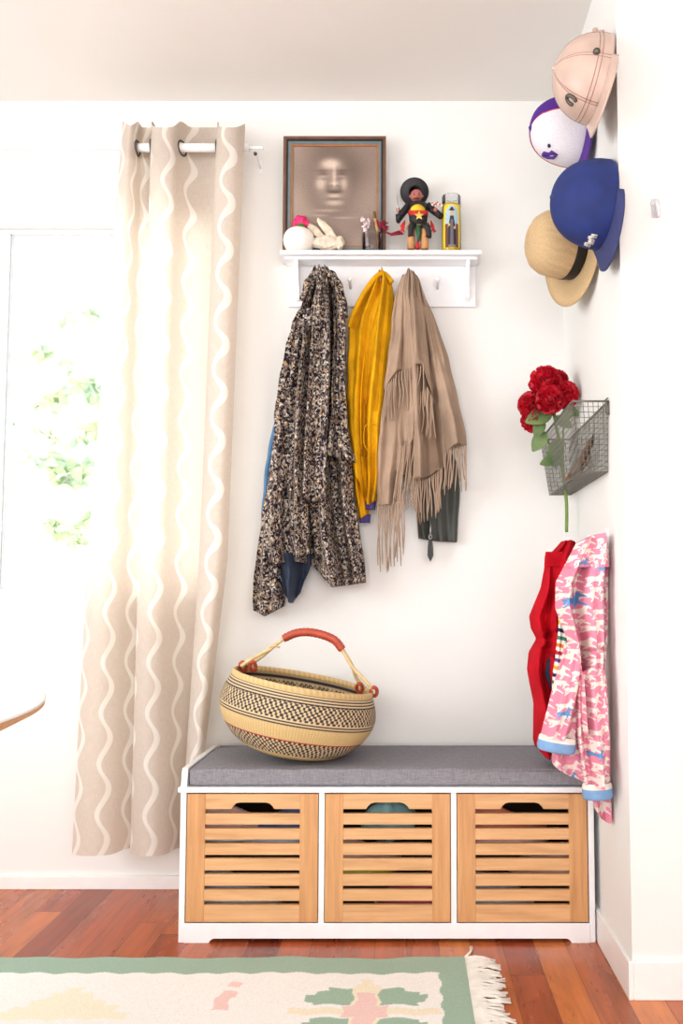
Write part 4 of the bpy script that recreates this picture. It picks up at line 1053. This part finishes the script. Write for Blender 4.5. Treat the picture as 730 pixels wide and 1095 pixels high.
sheet(TL['no'],TL['fo'],BL['fo'],BL['no'],34,13); sheet(TL['nw'],TL['no'],BL['no'],BL['nw'],7,13); sheet(TL['fw'],TL['fo'],BL['fo'],BL['fw'],7,13); sheet(TL['nw'],TL['fw'],BL['fw'],BL['nw'],34,13)
sheet(BL['nw'],BL['fw'],BL['fo'],BL['no'],30,5)
ms = mb.build('wire_mesh', 'wire', wb_)
mb = MB(); mb.tube([(WX,yN_+.004,zT-.03),(XW-.004,yN_+.002,zT-.03),(XW-.006,yN_,zT+.004),(XW-.002,yN_-.006,zT+.006)], .0028, 8); mb.tube([(XW,yN_+.004,zT),(XW,yN_+.004,zT-.035)], .004, 8); mb.build('mount', 'wire', wb_)
# red bouquet
YB_ = -.22
bq = thing('red_bouquet', at(605, 560, YB_), 'bunch of artificial red flowers with a long green stem poked through the wire basket', 'flowers')
def flower(px, py, Y, r, seed):
    rs = np.random.RandomState(seed); c = at(px, py, Y); mb = MB(); Rr = r/(F/(Y+D)); n = 150
    for i in range(n):
        ph = math.acos(1-2*(i+.5)/n); th = i*2.39996
        nrm = Vector((math.sin(ph)*math.cos(th), math.sin(ph)*math.sin(th), math.cos(ph))); base = c+nrm*Rr*.72
        a = nrm.orthogonal().normalized(); a.rotate(Matrix.Rotation(rs.rand()*6.28, 3, nrm)); b = nrm.cross(a)
        w = Rr*.25*(.8+.4*rs.rand()); out = (nrm+a*rs.randn()*.3+b*rs.randn()*.3).normalized()
        V = []; 
        for s_, ww, cup in ((0,.35,0),(.4,.95,.1),(.8,1.05,.2),(1.05,.6,.05)):
            m_ = base+out*Rr*.36*s_
            for q_ in (-1,0,1): V.append(m_+a*w*ww*q_+b*(w*(.5*abs(q_)+cup*rs.randn()*.8)))
        mb.add(V, [(k*3+j, k*3+j+1, k*3+4+j, k*3+3+j) for k in range(3) for j in range(2)])
    mb.ball(c, Rr*.74, 8); mb.nofix = True
    mb.build('flower_head', 'petal', bq)
for k, (px, py, Y, r) in enumerate(((583,409,YB_-.02,17),(604,422,YB_-.03,14),(568,433,YB_,14),(569,450,YB_+.01,12),(588,427,YB_-.05,15),(596,407,YB_+.02,11))): flower(px, py, Y, r, k)
mb = MB(); mb.tube(bez([at(590,430,YB_), at(597,470,YB_), at(603,515,YB_), at(605.5,540,YB_), at(605.5,569,YB_)], 30), .005, 10); mb.tube(bez([at(570,445,YB_), at(585,470,YB_), at(600,500,YB_)], 12), .003, 8); mb.tube(bez([at(603,425,YB_), at(602,460,YB_), at(602,500,YB_)], 12), .003, 8); mb.build('stem', 'stem', bq)
def leaf(mb, p, d, n_, L, w, cur=.2, k=7):
    d = Vector(d).normalized(); n_ = Vector(n_); s_ = d.cross(n_).normalized(); n_ = s_.cross(d); V = []; Fc = []
    for i in range(k):
        t = i/(k-1); ww = w*math.sin(PI*(t*.93+.04))**.8; m_ = Vector(p)+d*L*t-n_*cur*L*t*t
        V += [m_-s_*ww+n_*ww*.3, m_, m_+s_*ww+n_*ww*.3]
    for i in range(k-1):
        for j in range(2): Fc.append((i*3+j, i*3+j+1, i*3+4+j, i*3+3+j))
    mb.add(V, Fc)
rs = np.random.RandomState(4)
for (px, py, ax, az, L) in ((590,442,-1,-.3,.085),(592,446,.9,-.5,.06),(583,462,-.7,-.9,.07),(598,470,-.5,-1,.07),(588,480,.3,-1,.06),(600,450,.6,.6,.055),(594,492,-.9,-.2,.05),(604,440,1,-.2,.045),(580,448,-.5,-1,.06)):
    mb = MB(); leaf(mb, at(px,py,YB_-.01), (ax*.9,-.3,az), (0,-1,.2), L, L*.32); mb.nofix = True; mb.build('leaf', 'leaf', bq)
# dried pods and feathers
for k, (x0_, y0_, x1_, y1_, r, mt, lb) in enumerate(((604,514,632,468,.0085,'cork','brown dried seed pod at the left in the wire basket'),(612,511,637,459,.006,'darkpod','slim dark dried pod at the middle of the wire basket'),(617,508,641,465,.005,'cork','thin tan dried pod at the right in the wire basket'),(631,518,640,490,.0042,'darkpod','dark dried pod poking through the lower right of the wire basket'),(606,518,617,488,.006,'cork','short reddish-brown dried pod low in the wire basket'))):
    Yk_ = -.45+.04*k if k < 4 else -.35
    Xp = at((x0_+x1_)/2,(y0_+y1_)/2,Yk_).x
    mb = MB(); A_, B2 = at(x0_,y0_,Yk_), at(x1_,y1_,Yk_-.02); mid = (A_+B2)/2+Vector((.006,0,-.006)); pts = bez([A_, mid, B2], 24)
    mb.tube(pts, [max(.0012, r*math.sin(PI*(i+.6)/(len(pts)+.4))**.7*(1+.15*math.sin(i*1.6))) for i in range(len(pts))], 8); tag(mb.build('dried_pod', mt), lb, 'dried pod')

# ================================================================== KIDS' JACKETS
def horse_poly():
    return np.array([(0,.52),(.05,.60),(.14,.62),(.20,.66),(.40,.62),(.58,.66),(.66,.78),(.70,.92),(.74,1.0),(.77,.93),(.86,.86),(.98,.74),(.95,.68),(.85,.72),(.80,.70),(.78,.60),(.78,.50),
     (.90,.42),(1.0,.30),(.96,.26),(.84,.34),(.74,.36),(.68,.20),(.60,.06),(.55,.08),(.62,.24),(.62,.34),(.45,.38),(.32,.36),(.22,.26),(.06,.14),(.02,.18),(.14,.30),(.18,.40),(.14,.46),(.10,.28),(.04,.30),(.08,.44)])
HP = horse_poly()
def inpoly(X, Y, poly):
    ins = np.zeros(X.shape, bool); n = len(poly); j = n-1
    for i in range(n):
        xi, yi = poly[i]; xj, yj = poly[j]
        cnd = ((yi > Y) != (yj > Y)) & (X < (xj-xi)*(Y-yi)/((yj-yi)+1e-12)+xi); ins ^= cnd; j = i
    return ins
def horses(cw=21.0, ch=17.0, ox=0, oy=0, blue=((0,0),)):
    pinkc, cream, bluec = SL([226,140,164]), SL([240,226,216]), SL([98,150,200])
    def fn(U, V, PX, PY):
        x = (PX-560+ox)/cw; y = (PY-560+oy)/ch; row = np.floor(y); xx = x+row*.37; colm = np.floor(xx)
        fx = xx-colm; fy = 1-(y-row)
        m_ = inpoly((fx-.0)/.98, (fy+.0)/.98, HP)
        g2 = inpoly(((fx+.5) % 1)/.8, ((1-((y+.5) % 1)))/.8, HP)
        out = np.where((m_ | (g2 & (np.floor(y+.5) % 2 == 0)))[...,None], cream, pinkc)
        for (bx_, by_, bs) in blue:
            hx = (PX-bx_)/(bs*1.0); hy = 1-(PY-by_)/(bs*.85); hb = inpoly(hx, hy, HP); out = np.where(hb[...,None], bluec, out)
        return out
    return fn
YR1 = -.345
rj = thing('red_jacket', at(590, 806, YR1), 'red corduroy jacket hanging on the right wall behind the pink horse-print jacket', 'jacket')
mb = MB()
drape(mb, [(579,600,612),(588,592,618),(597,583,622),(628,578,624),(645,571,624),(659,565.5,624),(672,567,624),(683,573,624),(690,569,624),(697,565,624),(715,563,622),(752,570,620),(790,569.5,618),(806,574,616)], YR1, .05, .011, k=(1.3,2.2,3.4), seed=61, nu=80, nv=200, wob=.2,
      bot=[(0,797),(.1,804),(.4,807),(1,806)], creases=[(588,600,583,690,2.4,.012),(573,684,592,675,3,.012),(575,690,590,700,2.5,.008)])
mb.build('body', 'red', rj)
mb = MB(); drape(mb, [(590,583,606),(597,582,607),(606,582,606)], YR1-.052, .006, .001, seed=1, nu=20, nv=16, k=(1,)); mb.build('yoke', 'red', rj)
mb = MB(); drape(mb, [(700,589,592),(706,584,593),(722,582,593),(737,588,593)], YR1-.056, .004, .0005, seed=1, nu=12, nv=16, k=(1,)); mb.build('pocket_opening', 'navy', rj)
# striped top
def stripes(U, V, PX, PY):
    pal = np.array([[238,176,50],[250,245,235],[36,42,84],[250,245,235],[58,130,110],[250,245,235],[232,130,54],[250,245,235],[196,42,62],[250,245,235],[120,70,130],[250,245,235]])
    i = (np.floor((PY-664+(PX-600)*-.25)/4.1)).astype(int) % 12; return SL(pal)[i]
mb = MB(); drape(mb, [(600,616,628),(625,606,620),(655,597,611),(680,596,614),(700,593,616),(746,589,612),(752,589,612)], -.455, .02, .003, seed=5, nu=50, nv=200, k=(1.1,2), colf=stripes)
tag(mb.build('striped_top', 'attr'), 'multicoloured striped top peeking out between the red and pink jackets', 'top')
# pink jacket
YP1 = -.565
pj = thing('pink_jacket', at(625, 877, YP1), 'pink and cream horse-print jacket with blue cuffs hanging nearest on the right wall', 'jacket')
mb = MB()
drape(mb, [(573,622,645),(580,616,648),(594,609,649.5),(622,594,649.5),(650,593,649.5),(684,606,648.5),(712,610,645),(740,612,648),(780,614,650)], YP1, .055, .009, k=(1.2,2.1,3.3), seed=71, nu=150, nv=300, wob=.2, colf=horses(blue=((597,632,25),(612,598,14),(632,604,12))),
      top=[(0,580),(.4,573),(.8,572),(1,577)], creases=[(607,640,618,715,3,.010),(646,690,610,700,2.6,.010)])
mb.build('body', 'attr', pj)
mb = MB(); drape(mb, [(573,622,645),(580,616,648.5),(594,609,650),(607,603,650)], YP1-.008, .056, .005, k=(1.2,), seed=71, nu=120, nv=60, wob=.2, colf=horses(ox=4, oy=6, blue=((613,597,13),)), top=[(0,581),(.4,573),(.8,572),(1,577)]); mb.build('hood', 'attr', pj)
mb = MB()   # left sleeve
drape(mb, [(684,604,618),(705,600,621),(730,592,620),(760,584,617),(785,578,615),(790,578,614)], YP1-.035, .034, .006, k=(1.1,2.0), seed=73, nu=90, nv=170, wob=.2, colf=horses(ox=9, oy=3, blue=((591,753,18),)), top=[(0,690),(.5,684),(1,690)], bot=[(0,786),(1,792)])
sl = mb.build('sleeve', 'attr', pj)
mb = MB()   # right sleeve
drape(mb, [(712,618,645),(740,616,648),(777,616,650),(800,618,651),(833,624,651),(838,624,651)], YP1-.045, .034, .006, k=(1.1,2.0), seed=75, nu=90, nv=190, wob=.2, colf=horses(ox=2, oy=9, blue=((626,797,16),)), top=[(0,722),(.5,712),(1,716)])
sr = mb.build('sleeve', 'attr', pj)
def cuff(px, py, Y, rx, ry, tilt, parent):
    c = at(px, py, Y); k = F/(Y+D); R2 = Matrix.Rotation(tilt, 3, 'Y'); n = 40
    def ringp(r, z, w=0): return [c+R2@Vector((r*rx/k*math.cos(t), .75*r*rx/k*math.sin(t), z/k)) for t in np.linspace(0, 2*PI, n, endpoint=False)]
    for nm_, mt, seq in (('cuff_edge','cuff_white',[(.9,ry*.9),(1.0,ry*.7),(1.02,ry*.25)]), ('cuff','cuff_blue',[(1.02,ry*.25),(1.05,-ry*.4),(1.0,-ry*.85),(.92,-ry*.95),(.84,-ry*.8),(.8,-ry*.2),(.78,ry*.7)])):
        mb = MB(); P = np.array([[list(v) for v in ringp(r, z)] for r, z in seq]); mb.grid(P, closed_u=True); mb.build(nm_, mt, parent)
cuff(595, 795, YP1-.04, 19.5, 9, math.radians(9), sl)
cuff(638.5, 845, YP1-.045, 15.5, 9, math.radians(-3), sr)
mb = MB()   # hem behind the sleeves and the lower tail
drape(mb, [(770,596,630),(800,590,640),(815,590,648),(830,597,650),(838,606,652)], YP1+.01, .03, .004, k=(1.2,2), seed=77, nu=80, nv=90, wob=.2, colf=horses(ox=13, oy=5, blue=((602,824,14),)), bot=[(0,818),(.2,828),(.45,836),(1,838)])
drape(mb, [(830,630,652),(853,633,653),(868,636,653),(877,639,652)], YP1+.01, .022, .004, k=(1.2,), seed=78, nu=50, nv=60, wob=.2, colf=horses(ox=1, oy=11, blue=()), bot=[(0,864),(.25,874),(.5,877.5),(.8,877),(1,868)])
mb.build('hem', 'attr', pj)
for lb, px, py, Yh in (('small white hook holding the pink jacket', 640, 578, YP1), ('small white hook holding the red jacket', 612, 584, YR1)):
    z = at(px,py,Yh).z; h = MB(); h.box((WX-.005, Yh-.01, z-.03), (WX, Yh+.01, z+.03)); h.tube([(WX-.005,Yh,z-.01),(WX-.03,Yh,z-.014),(WX-.04,Yh,z+.004)], .004, 8); tag(h.build('wall_hook', 'white', smooth=False), lb, 'hook')

# ================================================================== RUG
rX1 = onz(499, 1026, 0).x; rY1 = onz(400, 1027, 0).y; rX0 = -2.0; rY0 = -2.3
nx, ny = 330, 300
gx = np.linspace(rX0, rX1, 700); gy = np.concatenate([np.linspace(rY1, -1.15, 260), np.linspace(-1.16, rY0, 60)])
GX, GY = np.meshgrid(gx, gy)
edge = .004*np.sin(GX*17)+.003*np.sin(GX*41+1)
GYw = GY+edge*np.clip(1-(rY1-GY)/.2, 0, 1)
GZ = .007+.0012*np.sin(GX*13)*np.sin(GY*9)
green, cr_, pk_, ye_, pg = SL([158,184,166]), SL([243,242,238]), SL([238,206,200]), SL([240,232,208]), SL([158,186,166])
jx = GX+.004*np.sin(GY*90+GX*30); jy = GY+.004*np.sin(GX*80)
colr = np.ones(GX.shape+(3,))*cr_
bW = .072
inb = (jy > rY1-.088) | (jx > rX1-bW)
colr[inb] = green
def rect(x0_, x1_, y0_, y1_, c):
    m_ = (jx > x0_) & (jx < x1_) & (jy > y0_) & (jy < y1_) & ~inb; colr[m_] = c
def medallion(cx_, cy_):
    for sx in (-1, 1):
        for sy in (-1, 1):
            for (a, b, c_, d) in ((.020,.118,.030,.095),(.05,.135,.045,.08),(.025,.085,.03,.11)):
                xs_ = sorted((cx_+sx*a, cx_+sx*b)); ys_ = sorted((cy_+sy*c_, cy_+sy*d)); rect(xs_[0], xs_[1], ys_[0], ys_[1], pg)
    rect(cx_-.165, cx_+.165, cy_-.014, cy_+.014, ye_); rect(cx_-.03, cx_+.03, cy_-.13, cy_+.13, ye_); rect(cx_-.014, cx_+.014, cy_-.155, cy_+.155, ye_)
    rect(cx_-.05, cx_+.05, cy_-.026, cy_+.026, pk_); rect(cx_-.022, cx_+.022, cy_-.085, cy_+.085, pk_)
for cyy in (-.805, -1.45, -2.0):
    medallion(-.092, cyy); medallion(-1.36, cyy)
for cyy in (-.72, -1.36):
    rect(-.425, -.39, cyy-.03+.01, cyy+.01, pk_); rect(-.412, -.384, cyy+.03, cyy+.055, pk_); rect(-.43,-.395, cyy-.08, cyy-.02, pk_)
    for k in range(5): rect(-.90+.03*k, -.62-.012*k*3+.02, cyy-.12+.03*k, cyy-.09+.03*k, SL([240,236,214]))
P = np.stack([GX, GYw, GZ], -1)
mb = MB(); mb.grid(P, colr, flip=True)
rug = mb.build('rug', 'attr', origin=(rX0/2+rX1/2, (rY0+rY1)/2, 0)); tag(rug, 'cream flatweave rug with a sage green border and small flower motifs on the wooden floor', 'rug')
box((rX0, rY0, .0005), (rX1-.002, rY1-.008, .005)).build('underside', 'cream', rug, smooth=False)
mb = MB(); rs = np.random.RandomState(2); y = rY1-.002
while y > -2.2:
    L = .075*(.75+.35*rs.rand()); a = rs.randn()*.018; z = .004
    nst = 3
    for s_ in range(nst):
        mb.tube([(rX1-.006, y, .007), (rX1+.018, y+rs.randn()*.002, .010), (rX1+L*.6, y+a*.5+rs.randn()*.003, .008), (rX1+L, y+a+rs.randn()*.006, z)], [.0022,.0030,.0026,.0018], 5)
    y -= .0065
mb.tube([(rX1-.004,rY1-.002,.008),(rX1+.012,rY1+.03,.01),(rX1+.016,rY1+.062,.006)], [.004,.003,.005], 6)
mb.build('fringe', 'cuff_white', rug)

# ================================================================== TABLE
tz = .765
def circ(a, b, c):
    ax, ay, bx_, by_, cx_, cy_ = a.x, a.y, b.x, b.y, c.x, c.y; d = 2*(ax*(by_-cy_)+bx_*(cy_-ay)+cx_*(ay-by_))
    ux = ((ax*ax+ay*ay)*(by_-cy_)+(bx_*bx_+by_*by_)*(cy_-ay)+(cx_*cx_+cy_*cy_)*(ay-by_))/d
    uy = ((ax*ax+ay*ay)*(cx_-bx_)+(bx_*bx_+by_*by_)*(ax-cx_)+(cx_*cx_+cy_*cy_)*(bx_-ax))/d
    return ux, uy, math.hypot(ux-ax, uy-ay)
ux_, uy_, rt = circ(onz(0,725,tz), onz(49,741,tz), onz(0,770,tz)); print('TABLE', ux_, uy_, rt)
tc_ = Vector((ux_, uy_, tz))
tb = thing('round_table', (tc_.x, tc_.y, 0), 'round white table with a bare plywood edge at the left border', 'table')
mb = MB(); mb.lathe([(0,0),(rt-.002,0),(rt,-.002),(rt,-.004),(0,-.004)], 200, Matrix.Translation(tc_)); mb.build('tabletop', 'white', tb)
mb = MB(); mb.lathe([(0,-.0041),(rt-.0005,-.0041),(rt-.001,-.010),(rt-.028,-.024),(0,-.024)], 200, Matrix.Translation(tc_)); tag(mb.build('plywood_edge', 'ply', tb), 'bevelled plywood edge', None)
mb = MB(); mb.lathe([(0,.010),(.20,.010),(.20,.022),(.05,.04),(.035,.10),(.035,tz-.10),(.12,tz-.0245),(0,tz-.0245)], 40, Matrix.Translation((tc_.x,tc_.y,0))); mb.build('pedestal', 'white', tb)

# ================================================================== GARDEN TREE beyond the window
tr = thing('garden_tree', (-1.9, 2.6, -1.0), 'pale leafy branches of a garden tree seen through the window', 'tree')
mb = MB(); mb.tube(bez([(-2.6,2.9,-1.0),(-2.5,2.8,.4),(-2.3,2.7,1.4),(-2.2,2.6,2.4)], 20), [.09-.003*i for i in range(21)][:21], 10); mb.build('trunk', 'bark', tr)
rs = np.random.RandomState(11); LV = MB(); BR = MB(); LV.nofix = True
def pp(px, py, Y): return at(px, py, Y)
brs = [((-10,520),(30,480),(70,505),(115,480)),((0,400),(40,370),(80,395),(112,430)),((20,560),(60,560),(90,590)),((125,350),(95,330),(60,345)),((-20,470),(20,450),(60,470)),((130,520),(95,500),(62,520)),((30,440),(60,425),(100,410)),((140,470),(110,455),(80,470)),((150,570),(110,555),(80,560)),((170,430),(200,470),(220,520)),((20,500),(46,488),(66,492))]
for i, b in enumerate(brs):
    Y = 1.5+.25*(i % 5); pts = bez([pp(x,y,Y+.05*k) for k,(x,y) in enumerate(b)], 18); BR.tube(pts, [.009-.0003*k for k in range(len(pts))], 5)
    for p in pts[2:]:
        for _ in range(3):
            d = Vector((rs.randn(), rs.randn()*.5, rs.randn()-.6)); leaf(LV, p+Vector(rs.randn(3)*.02), d, (rs.randn()*.4,-1,rs.randn()*.4), .06+.07*rs.rand(), .018+.012*rs.rand())
BR.build('branches', 'bark', tr); LV.build('foliage', 'tree_leaf', tr)

# ================================================================== LIGHT
sc_ = bpy.context.scene
w = bpy.data.worlds.new('world'); sc_.world = w; w.use_nodes = True; nt = w.node_tree; nt.nodes.clear()
o_ = nt.nodes.new('ShaderNodeOutputWorld'); bg_ = nt.nodes.new('ShaderNodeBackground'); bg_.inputs[0].default_value = (.96, .982, 1.0, 1); bg_.inputs[1].default_value = 6.8
nt.links.new(bg_.outputs[0], o_.inputs[0])
def area(name, loc, rot, sx, sy, e, col=(1,1,1)):
    l = bpy.data.lights.new(name, 'AREA'); l.shape = 'RECTANGLE'; l.size = sx; l.size_y = sy; l.energy = e; l.color = col
    o = bpy.data.objects.new(name, l); C.objects.link(o); o.location = loc; o.rotation_euler = rot; return o
area('daylight_left_window', (XL+.03, -2.6, 1.52), (0, -PI/2, 0), 1.5, 1.6, 44, (.96,.982,1))
area('added_rear_fill', (.2, YR+.02, 1.3), (PI/2, 0, 0), 3.2, 2.2, 80, (.96,.982,1))  # lamp added behind the camera to brighten the near wall; rear wall is solid
vs = sc_.view_settings; vs.view_transform = 'Standard'; vs.look = 'None'; vs.gamma = 1; vs.use_curve_mapping = False; vs.exposure = 0.0
GR = {'shoe': 'shoes kept in the bench drawers', 'cap': 'caps hung on the right wall', 'hook': 'small white wall hooks', 'dried pod': 'dried pods in the wire basket'}
for o in bpy.data.objects:
    if '_o' in o: del o['_o']
    if o.get('category') in GR: o['group'] = GR[o['category']]
